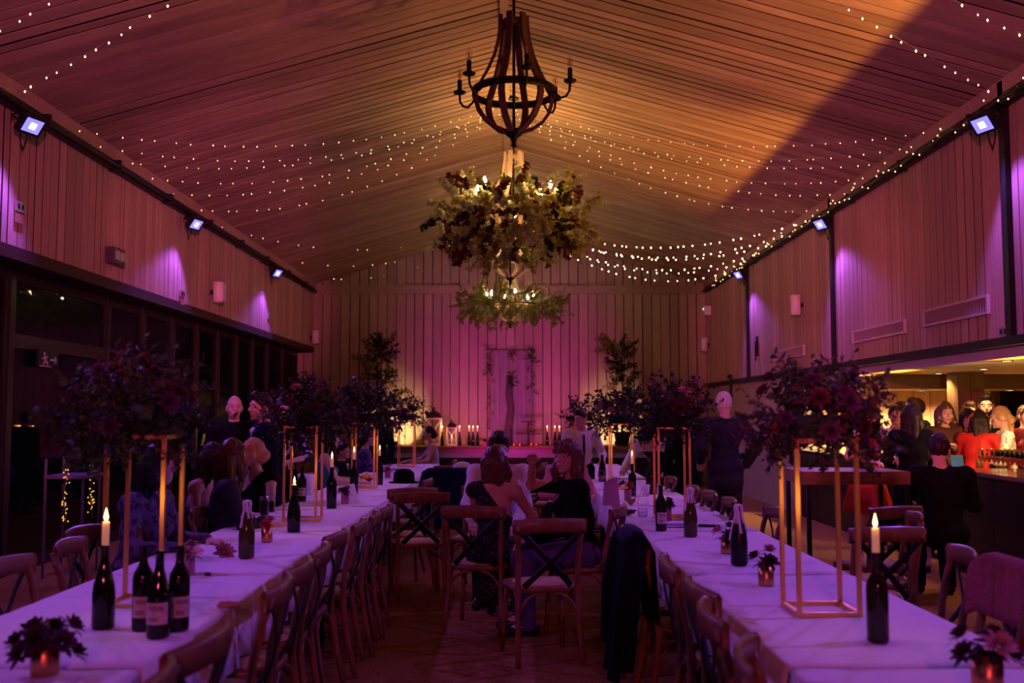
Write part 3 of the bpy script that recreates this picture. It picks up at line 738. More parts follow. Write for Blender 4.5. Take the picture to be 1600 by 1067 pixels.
def bottle(p, label, prof=WINE, m=None, lab=None, drips=False, sc=1.):
    t = thing('wine_bottle', label, 'bottle', p, rnd.uniform(0, 6.28) if lab is None else R(lab), 'bottles on the long tables')
    t.scale = (sc,) * 3
    MB().lathe(prof, 20).build('glass_body', m or bglass, t)
    if lab is not None:
        r = prof[2][0] + .0006; vs = []; fs = []
        for i in range(9):
            a = R(-90 - 62 + 124 * i / 8)
            for z in (.05, .125): vs.append((r * math.cos(a), r * math.sin(a), z))
        fs = [(2 * i, 2 * i + 2, 2 * i + 3, 2 * i + 1) for i in range(8)]
        lo = MB().add(vs, fs, True).build('paper_label', paper, t)
        for z in (.062, .07, .1, .108):
            vs = []
            for i in range(5):
                a = R(-90 - 38 + 76 * i / 4 * (.6 + .4 * (z > .09)))
                for zz in (z, z + .004): vs.append(((r + .0006) * math.cos(a), (r + .0006) * math.sin(a), zz))
            MB().add(vs, [(2 * i, 2 * i + 2, 2 * i + 3, 2 * i + 1) for i in range(4)], True).build('print_line', ink, lo)
    if drips:
        mb = MB()
        for k in range(9):
            a = k * .7 + rnd.uniform(-.2, .2); L = rnd.uniform(.05, .2)
            pr = [(r, z) for r, z in prof if z > .30 - L]; pr.sort(key=lambda q: -q[1])
            pth = [((r + .002) * math.cos(a + .1 * i), (r + .002) * math.sin(a + .1 * i), z) for i, (r, z) in enumerate(pr)]
            if len(pth) > 1: mb.tube(pth, [.006] * (len(pth) - 1) + [.008], 6)
        mb.ball((0, 0, .305), (.018, .018, .012)).build('wax_drips', whitewax, t)
    return t
def candle(p, label, h=.09, watts=1.6, group='lit candles in bottles', sc=1.):
    t = thing('candle', label, 'candle', p, 0, group); t.scale = (sc,) * 3
    MB().lathe([(.012, -.02), (.0125, 0), (.0125, h - .004), (.010, h), (.003, h - .002)], 14).build('wax_stick', waxm, t)
    MB().tube([(0, 0, h - .003), (.001, 0, h + .008)], .001, 4).build('wick', blackm, t)
    MB().lathe([(.001, h + .003), (.006, h + .010), (.0075, h + .017), (.005, h + .030), (.002, h + .042), (.0004, h + .05)], 10).build('flame', flame_m, t)
    lamp('candle_flame', 'POINT', Vector(p) + Vector((0, 0, (h + .03) * sc)), (1, .40, .07), watts, radius=.012)
    return t
TZ = .7535
def onT(x, y): p = PZ(x, y, TZ); return (p.x, p.y, TZ)
def up(p, z): return (p[0], p[1], p[2] + z)
b = onT(161, 981); bottle(b, 'dark bottle holding the lit candle at the left front', BURG); candle(up(b, .303), 'lit cream candle in the front left bottle', .085)
bottle(onT(222, 984), 'dark wine bottle behind the other two in the left front trio', WINE, None, 20)
bottle(onT(247, 995), 'front wine bottle with pale label in the left trio', BURG, None, 5)
bottle(onT(279, 984), 'wine bottle with label at the right of the left trio', WINE, None, 40)
bottle(onT(385, 871), 'olive bottle with white wax drips on the left table', CHAMP, gglass, None, True)
b = onT(459, 831); bottle(b, 'dark bottle with a burnt-down candle stump on the left table', CHAMP); candle(up(b, .308), 'burnt-down candle stump burning on the left table', .012)
b = onT(518, 794); bottle(b, 'wide dark bottle with candle beside the white tent card', WINE, None, None, False, 1.12); candle(up(b, .342), 'lit candle beside the white tent card', .08)
bottle(onT(472, 783), 'wine bottle with white neck label inside the second gold stand', WINE, None, 0)
b = onT(553, 771); bottle(b, 'dark bottle with candle in front of the third gold stand', WINE, None, None, False, 1.1); candle(up(b, .335), 'lit candle in front of the third gold stand', .08)
b = onT(593, 757); bottle(b, 'dark bottle with candle behind the third gold stand', WINE, None, None, False, 1.05); candle(up(b, .32), 'lit candle behind the third gold stand', .07)
b = onT(1372, 1002); bottle(b, 'tall olive bottle holding the lit candle at the right front', WINE, mat('dark_olive_glass', (.018, .022, .006), .07, spec=.4)); candle(up(b, .305), 'lit cream candle in the front right bottle', .085)
bottle(onT(1155, 882), 'dark bottle with wax drips on the right table', CHAMP, mat('smoky_bottle_glass', (.012, .012, .013), .3), None, True)
bottle(onT(1079, 838), 'olive bottle coated with white wax on the right table', CHAMP, gglass, None, True)
bottle(onT(1033, 829), 'square-shouldered wine bottle with pale label on the right table', WINE, None, 10)
b = onT(988, 774); bottle(b, 'dark bottle with candle beside the wine glasses on the right', WINE); candle(up(b, .305), 'lit candle beside the wine glasses on the right', .08)
bottle(onT(1018, 772), 'tall slim dark bottle under the second right bouquet', CHAMP, None, None, False, 1.25)
b = onT(922, 745); bottle(b, 'dark bottle with candle near the man in the tie', WINE); candle(up(b, .305), 'lit candle near the man in the tie', .07)
bottle(onT(941, 752), 'dark bottle under the farthest right bouquets', CHAMP)
# soda bottle and cola glass
t = thing('soda_bottle', 'small clear soda bottle beside the woman with the updo', 'bottle', onT(424, 800))
MB().lathe([(.028, 0), (.03, .01), (.029, .06), (.026, .09), (.03, .12), (.022, .15), (.012, .18), (.012, .2), (.014, .202), (.014, .212)], 16).build('glass_body', glass('soda_glass', (.85, .9, .9)), t)
MB().lathe([(.024, .004), (.024, .06), (.02, .09)], 14).build('soda', mat('cola', (.03, .008, .004), .1), t)
t = thing('tumbler', 'tall tumbler of cola on the left table', 'glass', onT(413, 806))
MB().lathe([(.03, 0), (.033, .005), (.038, .15), (.036, .15), (.031, .008)], 18, close=False).build('glass_wall', glass('soda_glass'), t); MB().lathe([(.0305, .008), (.035, .12)], 16).build('cola_drink', mat('cola', (.03, .008, .004), .1), t)
def wineglass(p, label):
    t = thing('wine_glass', label, 'wine glass', p, 0, 'wine glasses on the right row')
    MB().lathe([(.034, 0), (.033, .003), (.006, .008), (.004, .02), (.004, .085), (.012, .095), (.034, .125), (.04, .15), (.036, .19), (.033, .205), (.032, .205), (.035, .19), (.039, .15), (.033, .127), (.01, .098)], 20, close=False).build('bowl_and_stem', glass('wine_glass', (.95, .95, .97)), t)
    MB().lathe([(.003, .098), (.031, .126), (.037, .145), (.001, .146)], 18, close=False).build('white_wine', mat('white_wine', (.6, .42, .08), .05, trans=.8), t)
wineglass(onT(986, 810), 'wine glass with white wine, nearest on the right table'); wineglass(onT(963, 780), 'wine glass behind the nearest one on the right table'); wineglass(onT(940, 765), 'wine glass far down beside the bob-haired woman')
t = thing('water_tumbler', 'short water tumbler beside the wine glass on the right table', 'glass', onT(1004, 809))
MB().lathe([(.03, 0), (.036, .004), (.04, .05), (.037, .075), (.035, .075), (.038, .05), (.033, .01)], 18, close=False).build('glass_wall', glass('wine_glass'), t); MB().lathe([(.033, .01), (.037, .045)], 16).build('water', glass('water_m', (.9, .9, .95)), t)
# tent cards, bags, plates, cloths
card = mat('white_card', (.75, .73, .74), .7)
def tent(p, deg, label, wd=.12, h=.15):
    t = thing('tent_card', label, 'card', p, R(deg), 'table number cards')
    for s in (-1, 1):
        MB().add([(-wd / 2, s * .05, 0), (wd / 2, s * .05, 0), (wd / 2, 0, h), (-wd / 2, 0, h), (-wd / 2, s * .047, 0), (wd / 2, s * .047, 0), (wd / 2, -s * .003, h), (-wd / 2, -s * .003, h)],
                 [(0,1,2,3),(7,6,5,4),(0,4,5,1),(1,5,6,2),(2,6,7,3),(3,7,4,0)]).build('panel', card, t)
tent(onT(547, 782), 60, 'white tent card next to the copper pot on the left table'); tent(onT(1004, 787), 80, 'white tent card beside the wine glass on the right table', .1, .16)
t = thing('gift_bag', 'mauve paper gift bag on the right table by the bob-haired woman', 'bag', onT(955, 789), R(8))
MB().add([(-.07, -.04, 0), (.07, -.04, 0), (.07, .04, 0), (-.07, .04, 0), (-.06, -.02, .2), (.05, -.02, .24), (.05, .02, .24), (-.06, .02, .2)], [(0,3,2,1),(0,1,5,4),(1,2,6,5),(2,3,7,6),(3,0,4,7)]).build('paper_body', mat('mauve_paper', (.45, .22, .42), .7), t)
MB().tube(arc((-.04, -.022, .2), (.03, -.022, .22), (0, -.03, .32)), .003, 5).build('cord_handle', card, t)
t = thing('dark_bowl', 'dark oval bowl with leftovers beside the right wine glass', 'bowl', onT(975, 804)); t.scale = (1.35, 1, 1)
MB().lathe([(.03, 0), (.06, .012), (.075, .035), (.072, .037), (.055, .018), (.005, .01)], 24).build('bowl_shell', mat('dark_stoneware', (.03, .025, .03), .4), t)
MB().ball((-.02, 0, .035), (.04, .03, .02)).build('bread', mat('bread_brown', (.4, .16, .1), .7), t)
t = thing('notebook', 'flat violet notebook behind the wine bottle on the right table', 'book', onT(1055, 822), R(4))
MB().box((-.1, -.06, 0), (.1, .06, .014)).build('cover', mat('violet_cover', (.25, .15, .5), .5), t); MB().box((-.097, -.062, .003), (.098, -.055, .011)).build('pages', card, t)
t = thing('phone', 'dark mobile phone lying near the edge of the right table', 'phone', onT(1108, 822), R(75)); MB().box((-.036, -.075, 0), (.036, .075, .009)).build('case', mat('phone_black', (.01, .01, .012), .2), t); MB().box((-.033, -.07, .009), (.033, .07, .0095)).build('screen', mat('phone_screen', (.02, .02, .03), .05), t)
# copper pots and their flowers
copper = mat('hammered_copper', (.62, .33, .12), .32, 1., bump=.25, scale=60)
pinkpot = mat('dusty_pink_pot', (.42, .16, .22), .6)
def petal_flower(mc, mp, n=26, r=.04, seed=0):
    rr = random.Random(seed); mb = MB()
    for k in range(n):
        t = k / n; a = k * 2.4; el = .15 + 1.15 * (1 - t)
        d = Vector((math.cos(a) * math.cos(1.4 - el), math.sin(a) * math.cos(1.4 - el), math.sin(1.4 - el)))
        leaf(mb, Vector((0, 0, .004)) + d * .006, d, Vector((0, 0, 1)), r * (.55 + .45 * (1 - t)) * rr.uniform(.9, 1.1), r * .42, -.25 + .4 * (1 - t), True)
    return mb.mesh('bloom', mp)
mburg = mat('burgundy_petal', (.045, .005, .012), .6, tint=.3, var=.2, scale=30); mblush = mat('blush_petal', (.45, .22, .22), .6, tint=.2, var=.2, scale=30)
mwhite = mat('white_petal', (.72, .68, .66), .6, var=.1, scale=30); mred = mat('red_petal', (.45, .03, .03), .6, tint=.2, var=.2, scale=30); mplum = mat('plum_petal', (.05, .011, .04), .6, tint=.3, var=.2, scale=30)
BL = {'b': petal_flower(0, mburg, 30, .045, 1), 'p': petal_flower(0, mblush, 30, .045, 2), 'w': petal_flower(0, mwhite, 26, .04, 3), 'r': petal_flower(0, mred, 26, .04, 4), 'm': petal_flower(0, mplum, 30, .045, 5)}
def pot(p, label, kinds, pm=None, h=.10, r=.034, group='small flower pots', spread=.05):
    t = thing('flower_pot', label, 'pot', p, 0, group)
    MB().lathe([(r * .96, 0), (r, .003), (r, h), (r - .003, h), (r - .004, .01), (.004, .008)], 20).build('cup', pm or copper, t)
    bq = thing('posy', 'posy standing in the ' + label, 'flowers', (p[0], p[1], p[2] + h), 0, 'posies in the small pots')
    rr = random.Random(int(p[1] * 100))
    for k, c in enumerate(kinds):
        a = k * 2.4; q = Vector((math.cos(a), math.sin(a), 0)) * spread * (.3 + .7 * (k > 0)) + Vector((0, 0, .02 + .03 * rr.random() - .01 * k))
        MB().tube([(0, 0, -h + .02), tuple(q * .6), tuple(q)], .002, 4).build('stem', stemm, bq)
        d = Vector((q.x, q.y, .05 + .02)).normalized(); ob('bloom', BL[c], bq, q, d.to_track_quat('Z', 'Y').to_euler(), (1.1,) * 3)
    mb = MB()
    for k in range(10):
        a = rr.uniform(0, 6.28); leaf(mb, Vector((.01 * math.cos(a), .01 * math.sin(a), -.005)), Vector((math.cos(a), math.sin(a), rr.uniform(.1, .9))), Vector((0, 0, 1)), rr.uniform(.05, .085), .025, .4)
    mb.build('leaves', leafd, bq)['kind'] = 'stuff'
pot(onT(70, 1052), 'copper pot at the left front corner', 'bmbmbmbmb', None, .105, .042, spread=.075)
pot(onT(417, 846), 'copper pot beside the wax-dripped olive bottle', 'pbr', None, .10, .034)
pot(onT(539, 787), 'pink pot in front of the white tent card', 'prb', pinkpot, .09, .034)
pot(onT(606, 746), 'pink pot near the far end of the left row', 'pwr', pinkpot, .09, .036)
pot(onT(293, 898), 'small pot hidden behind the left gold stand', 'pbp', pinkpot, .09, .036)
pot(onT(1197, 914), 'copper pot left of the right gold stand', 'pbb', None, .10, .036)
pot(onT(1136, 864), 'copper pot behind the dripped bottle on the right', 'mpb', None, .09, .036)
pot(onT(1543, 1078), 'copper pot at the right front corner', 'bmpbmb', None, .105, .044, spread=.06)
pot(onT(1042, 812), 'tall pot of plum flowers behind the labelled bottle', 'mpm', pinkpot, .10, .036)
pot(onT(981, 782), 'pot of red flowers behind the tent card on the right', 'rmr', pinkpot, .10, .034)
# loose things on the cloths
tag(ob('fallen_bloom', BL['p'], None, up(onT(350, 868), .02), (1.2, 0, .4), (1.3,) * 3), 'fallen blush bloom lying on the left cloth', 'flower')
t = thing('crumpled_napkin', 'crumpled reddish napkin near the aisle edge of the left cloth', 'napkin', onT(356, 950))
mb = MB(); mb.ball((0, 0, .012), (.045, .03, .014), 14, 8); mb.v = [(x + .006 * math.sin(y * 300), y, max(0.0005, z + .005 * math.sin(x * 200 + y * 170))) for x, y, z in mb.v]; mb.build('folded_cloth', mat('dusty_red_napkin', (.42, .15, .16), .8), t)
t = thing('cork', 'small dark cork lying on the left cloth', 'cork', onT(325, 900)); MB().tube([(-.014, 0, .009), (.014, 0, .009)], .009, 8).build('stopper', darkwood, t)
t = thing('ice_bucket', 'white ice bucket on the left row beyond the second gold stand', 'bucket', onT(478, 772)); MB().lathe([(.07, 0), (.075, .005), (.09, .2), (.086, .2), (.07, .01), (.004, .008)], 22).build('bucket_wall', whiteplastic, t); MB().tube(arc((-.09, 0, .18), (.09, 0, .18), (0, -.1, .1), 8), .004, 5).build('handle', chrome, t)
t = thing('paper_cup', 'white paper cup on the right table before the bending waiter', 'cup', onT(1009, 775)); MB().lathe([(.028, 0), (.042, .11), (.04, .11), (.027, .005), (.003, .004)], 18).build('cup_wall', whiteplastic, t)
t = thing('fruit_bowl', 'shallow bowl of yellow and orange fruit far down the left row', 'bowl', onT(572, 752)); MB().lathe([(.04, 0), (.09, .03), (.086, .033), (.004, .01)], 20).build('bowl_shell', mat('dark_stoneware', (.03, .025, .03), .4), t)
for k in range(5): tag(MB().ball((0, 0, 0), .032, 10, 8).build('fruit', mat('orange_fruit', (.8, .38, .04), .45), None, up(onT(572, 752), .05 + .02 * (k == 4)) if k == 4 else (onT(572, 752)[0] + .045 * math.cos(k * 1.57), onT(572, 752)[1] + .045 * math.sin(k * 1.57), TZ + .052)), ('nearest', 'rightmost', 'farthest', 'leftmost', 'topmost')[k] + ' orange fruit in the bowl on the left row', 'fruit', 'fruit in the bowl')
t = thing('toy_boat', 'blue and pink dish on the far end of the left row', 'dish', onT(624, 738)); MB().lathe([(.05, 0), (.055, .03), (.11, .045), (.11, .052), (.004, .05)], 20).build('dish_shell', mat('turquoise_glaze', (.05, .3, .45), .3), t)
t.name = 'stemmed_dish'

# ================================================================ gold stands with bouquets
gold = mat('brushed_gold', (.80, .50, .16), .35, 1.)
def stand(x, y, label, h=.70, s=.235):
    t = thing('flower_stand', label, 'stand', (x, y, TZ), 0, 'gold flower stands'); a = s / 2; q = .0085
    for sx in (-1, 1):
        for sy in (-1, 1): MB().box((sx * a - q, sy * a - q, 0), (sx * a + q, sy * a + q, h)).build('upright', gold, t)
    for z in (0, h - 2 * q):
        for sx in (-1, 1): MB().box((sx * a - q, -a + q, z), (sx * a + q, a - q, z + 2 * q)).build('base_bar' if z == 0 else 'top_bar', gold, t)
        for sy in (-1, 1): MB().box((-a + q, sy * a - q, z), (a - q, sy * a + q, z + 2 * q)).build('base_bar' if z == 0 else 'top_bar', gold, t)
def bouquet(x, y, z, w_, h_, label, n, blooms, seed, trail=10):
    t = thing('bouquet', label, 'bouquet', (x, y, z), 0, 'bouquets on the gold stands'); r = random.Random(seed)
    MB().lathe([(.13, -.01), (.14, .0), (.12, .07), (.08, .09)], 16).build('foam_tray', mat('dark_floral_foam', (.015, .03, .015), .9), t)
    for k in range(n):
        a = r.uniform(0, 6.283); e = math.asin(r.uniform(-.75, 1)); d = Vector((math.cos(a) * math.cos(e), math.sin(a) * math.cos(e), math.sin(e)))
        rr = r.uniform(.15, .62)
        p = Vector((d.x * w_ / 2 * rr, d.y * w_ / 2 * rr, h_ * .16 + d.z * h_ / 2 * rr))
        place_sprig(r.choice(SP_D + SP_R), t, p, d + Vector((0, 0, .1)), r.uniform(0, 6.28), r.uniform(.55, .9) * w_ / .66)
    for k in range(6):
        a = r.uniform(0, 6.283); place_sprig(SP_T[0], t, (0, 0, h_ * .2), (math.cos(a) * .7, math.sin(a) * .5, r.uniform(.5, 1)), r.uniform(0, 6), w_ * .75)
    for k in range(trail * 3):
        a = r.uniform(0, 6.283); q = r.uniform(.12, .34); place_sprig(r.choice(SP_D + SP_R), t, (math.cos(a) * w_ * q, math.sin(a) * w_ * q, r.uniform(-.02, .06)), (math.cos(a) * .7, math.sin(a) * .7, r.uniform(-1.3, -.4)), r.uniform(0, 6), w_ * r.uniform(.7, 1.1))
    for k in range(blooms):
        a = r.uniform(0, 6.283); e = math.asin(r.uniform(-.25, .95)); d = Vector((math.cos(a) * math.cos(e), math.sin(a) * math.cos(e), math.sin(e)))
        p = Vector((d.x * w_ * .43, d.y * w_ * .43, h_ * .16 + d.z * h_ * .42)); ob('bloom', BL[r.choice('bbbbbmmmmmm' if y < 5 else 'bbbbbmmmmmp')], t, p, d.to_track_quat('Z', 'Y').to_euler(), (r.uniform(.75, 1.2) * w_ / .66,) * 3)
# left row
for i, (x, y, w_, h_, n) in enumerate(((-1.55, 4.24, .66, .52, 130), (-1.56, 7.5, .66, .5, 100), (-1.58, 10.75, .80, .55, 90), (-1.58, 15.0, .72, .5, 60))):
    stand(x, y, 'gold open-frame flower stand on the left row, %s from the camera' % ORD[i])
    bouquet(x + (-.05, 0, 0, 0)[i], y, TZ + .706, w_, h_, 'dark burgundy bouquet on the left row, %s from the camera' % ORD[i], n, (22, 18, 16, 10)[i], 50 + i, (16, 10, 10, 6)[i])
for i, (x, y, w_, h_, n) in enumerate(((1.237, 4.06, .62, .48, 130), (1.22, 7.65, .70, .54, 95), (1.16, 10.6, .72, .50, 80), (1.03, 14.6, .66, .46, 60))):
    stand(x, y, 'gold open-frame flower stand on the right row, %s from the camera' % ORD[i], .69)
    bouquet(x + (.0, 0, 0, 0)[i], y, TZ + .696, w_, h_, 'dark burgundy bouquet on the right row, %s from the camera' % ORD[i], n, (18, 16, 14, 10)[i], 70 + i, (12, 10, 8, 6)[i])

# ================================================================ stage dressing
SZ = .86
def onS(x, Y=21.7): p = PY(x, 690, Y); return (p.x, Y, SZ)
for i, (x, h) in enumerate(((691, 0), (718, 0), (733, 0), (739, 0), (746, 0), (855, 0), (867, 0), (874, 0))):
    p = onS(x, 21.55 + .12 * (i % 3))
    lb = ('left of the small lantern', 'right of the small lantern', 'second right of the small lantern', 'third right of the small lantern', 'left of the cake stand, last', 'first right of the cake stand', 'second right of the cake stand', 'third right of the cake stand')[i]
    bottle(p, 'dark bottle on the stage, ' + lb, BURG); candle(up(p, .303), 'lit candle on the stage, ' + lb, .085, 2.2, 'lit candles on the stage')
lanw = mat('white_lantern_paint', (.72, .70, .68), .5); lant = mat('aged_lantern_roof', (.05, .035, .03), .5, .4)
def lantern(p, h, label):
    t = thing('lantern', label, 'lantern', p, R(8), 'white stage lanterns'); s = h / .86; a = .17 * s; hh = .58 * s; q = .018 * s
    MB().box((-a, -a, 0), (a, a, .05 * s)).build('base', lanw, t)
    for sx in (-1, 1):
        for sy in (-1, 1): MB().box((sx * a - q * (1 + sx), sy * a - q * (1 + sy), .05 * s), (sx * a + q * (1 - sx), sy * a + q * (1 - sy), hh)).build('corner_post', lanw, t)
    for sx, sy in ((0, -1), (0, 1), (-1, 0), (1, 0)):
        for d in (-1, 1):
            A = Vector((sx * (a - q) + (d * (a - q) if sx == 0 else 0), sy * (a - q) + (d * (a - q) if sy == 0 else 0), .05 * s)); B = Vector((sx * (a - q) - (d * (a - q) if sx == 0 else 0), sy * (a - q) - (d * (a - q) if sy == 0 else 0), hh))
            MB().tube([A, B], .008 * s, 4).build('cross_bar', lanw, t)
    MB().box((-a, -a, hh), (a, a, hh + .03 * s)).build('top_frame', lanw, t)
    MB().lathe([(a * 1.08, hh + .03 * s), (a * 1.02, hh + .08 * s), (a * .7, hh + .15 * s), (a * .25, hh + .185 * s), (.02 * s, hh + .2 * s)], 18).build('dome_roof', lant, t)
    MB().lathe([(.03 * s, hh + .2 * s), (.018 * s, hh + .225 * s), (.028 * s, hh + .245 * s), (.012 * s, hh + .27 * s), (.002, hh + .285 * s)], 12).build('finial', lant, t)
    q_ = (p[0], p[1], p[2] + .05 * s)
    candle((p[0], p[1], p[2] + .07 * s), 'candle burning inside the ' + label, .22 * s, 2.5, 'lit candles on the stage', 1)
lantern(onS(678, 21.75), .84, 'tall white lantern on the stage'); lantern(onS(706, 21.6), .56, 'shorter white lantern on the stage')
# wall panel with garlands
pn = thing('timber_backdrop', 'flat timber backdrop panel leaning on the end wall behind the cake stand', 'panel', (.0, YB - .06, SZ))
for k in range(5): MB().box((-.47 + k * .2, 0, 0), (-.475 + k * .2 + .19, .035, 2.12)).build('plank', mat('mauve_panel_wood', (.26, .20, .20), .75, var=.2, scale=4, stretch=(4, 4, .5), tint=.08), pn)
def garland(x, z0, z1, label, wd, n):
    t = thing('garland', label, 'garland', (x, YB - .072, z1), 0, 'garlands on the backdrop')
    MB().tube([(.01 * math.sin(i), 0, -(z1 - z0) * i / 12) for i in range(13)], .008, 5).build('vine', stemm, t)
    for k in range(n):
        s = rnd.random() ** 1.6; place_sprig(rnd.choice(SP_S + SP_R), t, (rnd.uniform(-1, 1) * wd * (1 - .7 * s), rnd.uniform(-.08, 0), -(z1 - z0) * s), (rnd.uniform(-1, 1), -.6, rnd.uniform(-1, .3)), rnd.uniform(0, 6), .55 * (1 - .4 * s))
garland(-.50, 1.2, 3.02, 'leafy garland down the left edge of the backdrop', .09, 34); garland(.45, 1.1, 3.02, 'leafy garland down the right edge of the backdrop', .11, 36); garland(.0, 2.75, 3.0, 'short garland at the top middle of the backdrop', .08, 10)
dw = thing('driftwood_post', 'dark twisted driftwood post standing before the backdrop', 'driftwood', (-.04, YB - .2, SZ))
MB().tube([(-.05, 0, 0), (-.03, 0, .4), (.02, .01, .8), (-.02, 0, 1.15), (.0, 0, 1.55)], [.10, .085, .07, .08, .06], 10).build('trunk', mat('grey_driftwood', (.10, .07, .055), .8, var=.3, scale=12, bump=.5), dw)
for k in range(14): place_sprig(SP_R[k % 2], dw, (rnd.uniform(-.05, .12), -.05, rnd.uniform(1.25, 1.6)), (rnd.uniform(-1, 1), -.5, rnd.uniform(-.6, .6)), k, .55)
ck = thing('cake_stand', 'two-tier wooden cake stand before the backdrop', 'cake stand', (.36, 21.7, SZ))
MB().lathe([(.12, 0), (.12, .02), (.03, .03), (.025, .2), (.03, .25)], 16).build('foot', darkwood, ck); MB().lathe([(.28, .25), (.28, .275)], 24).build('lower_tier', darkwood, ck)
MB().lathe([(.025, .275), (.025, .5)], 10).build('post', darkwood, ck); MB().lathe([(.16, .5), (.16, .525)], 20).build('upper_tier', darkwood, ck)
for i, (x, Y) in enumerate(((803, 21.5), (812, 21.45), (830, 21.5), (838, 21.55), (770, 21.5))):
    p = onS(x, Y); t = thing('tea_light', 'amber glass tea light on the stage, %s' % ('left of the cake stand', 'at the cake stand foot', 'right of the cake stand', 'far right of the cake stand', 'beside the left posy')[i], 'tea light', p, 0, 'tea lights on the stage')
    MB().lathe([(.03, 0), (.036, .05), (.034, .05), (.028, .005)], 14, close=False).build('cup', glass('amber_glass', (1, .5, .2)), t); MB().lathe([(.026, .004), (.026, .02)], 12).build('wax', waxm, t); MB().lathe([(.001, .022), (.006, .03), (.001, .046)], 8).build('flame', glow('tea_flame', (1, .4, .08), 8), t)
for i, x in enumerate((766, 757, 880)):
    pot(onS(x, 21.6), 'stage posy pot %s' % ('just left of the backdrop middle', 'at the left edge of the backdrop', 'right of the stage bottles')[i], 'prb', pinkpot, .1, .05, 'stage posy pots', .09)
# trees and their up-lamps
def tree(x, Y, h, w_, label, seed, n):
    t = thing('potted_tree', label, 'tree', (x, Y, SZ), 0, 'potted trees flanking the stage'); r = random.Random(seed)
    MB().lathe([(.13, 0), (.18, .28), (.19, .3), (.165, .3), (.15, .26)], 20).build('planter', mat('dark_planter', (.03, .025, .022), .6), t)
    MB().tube([(0, 0, .24), (.02, 0, h * .5), (0, 0, h * .92)], [.03, .022, .008], 8).build('trunk', darkwood, t)
    for k in range(n):
        s = r.random() ** .8; z = .32 + (h - .5) * s; rad = w_ / 2 * (1 - s) ** .6 * r.uniform(.1, .75) + .03; a = r.uniform(0, 6.283)
        place_sprig(r.choice(SP_R + SP_D + SP_E[:1]), t, (rad * math.cos(a), rad * math.sin(a), z), (math.cos(a), math.sin(a), r.uniform(-.2, 1.0)), r.uniform(0, 6), r.uniform(.9, 1.3))
tree(-2.85, 21.6, 2.45, .9, 'tall potted bay tree left of the stage lanterns', 3, 150); tree(2.38, 21.6, 2.40, .9, 'tall potted bay tree on the right of the stage', 4, 150)
for x, nm in ((-2.55, 'left'), (2.30, 'right')):
    t = thing('stage_uplight', 'small warm uplight on the stage behind the %s bay tree' % nm, 'uplight', (x, 21.95, SZ), 0, 'stage uplights')
    MB().lathe([(.05, 0), (.055, .01), (.055, .08), (.05, .085), (.046, .03)], 16).build('can', blackm, t); MB().lathe([(.001, .05), (.045, .05)], 14, close=False).build('lens', glow('uplight_lens', (1, .8, .45), 12), t)
    lamp('stage_uplight', 'SPOT', (x, 21.95, SZ + .1), (1, .70, .30), 70, (x - .02, YB, SZ + .38), 96, .25, .04)
# jackets, hats and scarves on chairs
def drape(name, label, cat, fn, nu, nv, m, th=.012, part='fabric'):
    t = thing(name, label, cat)
    vs = [fn(i / (nu - 1), j / (nv - 1)) for j in range(nv) for i in range(nu)]; fs = [(j * nu + i, j * nu + i + 1, (j + 1) * nu + i + 1, (j + 1) * nu + i) for j in range(nv - 1) for i in range(nu - 1)]
    o = MB().add(vs, fs, True).build(part, m, t); md = o.modifiers.new('t', 'SOLIDIFY'); md.thickness = th
    return t
navy = mat('navy_wool', (.005, .007, .024), .9, spec=.05); blackwool = mat('black_wool', (.005, .004, .006), .95, spec=.04)
def jacket_fn(cx, cy, wd, ztop, zb, zf, dirv, sprd=.12):
    # sheet thrown over a chair back; dirv = unit vector from the front of the rail to behind it
    ux = Vector((-dirv[1], dirv[0], 0)); dv = Vector((dirv[0], dirv[1], 0))
    def f(u, v):
        s = (u - .5) * wd * (1 + sprd * abs(v - .35) * 2)
        if v < .3: k = v / .3; off = -.045 - .02 * (1 - k); z = zf + (ztop - zf) * k
        elif v < .4: k = (v - .3) / .1; off = -.045 + .09 * k; z = ztop + .02 * math.sin(k * math.pi)
        else: k = (v - .4) / .6; off = .045 + .07 * k + .02 * math.sin(u * 17 + v * 3) * k; z = ztop - (ztop - zb) * k - .05 * abs(u - .5) * (1 - k)
        edge = max(0, abs(u - .5) * 2 - .75) * .35
        return tuple(Vector((cx, cy, 0)) + ux * s + dv * (off - edge * .25) + Vector((0, 0, z - edge * .5 * (1 - abs(v - .35)))))
    return f
j1 = drape('navy_jacket', 'navy suit jacket hung over a chair back by the left row', 'jacket', jacket_fn(-.70, 10.98, .56, .925, .30, .55, (0, -1)), 18, 26, navy)
MB().tube([(-.93, 10.93, .90), (-.97, 10.90, .70), (-.98, 10.88, .42)], [.055, .06, .05], 10).build('sleeve', navy, j1); MB().tube([(-.46, 10.93, .90), (-.43, 10.90, .70), (-.42, 10.88, .42)], [.055, .06, .05], 10).build('sleeve', navy, j1)
j2 = drape('dark_jacket', 'black jacket draped over a chair on the right row aisle', 'jacket', jacket_fn(.62, 5.18, .52, .93, .22, .55, (-1, 0)), 18, 26, blackwool)
MB().tube([(.60, 4.93, .90), (.55, 4.86, .62), (.53, 4.84, .32)], [.06, .065, .05], 10).build('sleeve', blackwool, j2); MB().tube([(.60, 5.42, .90), (.55, 5.47, .62), (.53, 5.49, .32)], [.06, .065, .05], 10).build('sleeve', blackwool, j2)
MB().ball((.60, 5.1, .93), (.07, .12, .05), 12, 8).build('collar', mat('slate_blue_lining', (.02, .022, .06), .9), j2)
sc_ = drape('knitted_scarf', 'reddish knitted scarf hung over a chair at the right edge', 'scarf', jacket_fn(2.06, 4.15, .50, .925, .50, .70, (1, 0), .02), 26, 20, mat('dusty_red_knit', (.30, .07, .08), .9, var=.3, scale=90, bump=.5), .01)
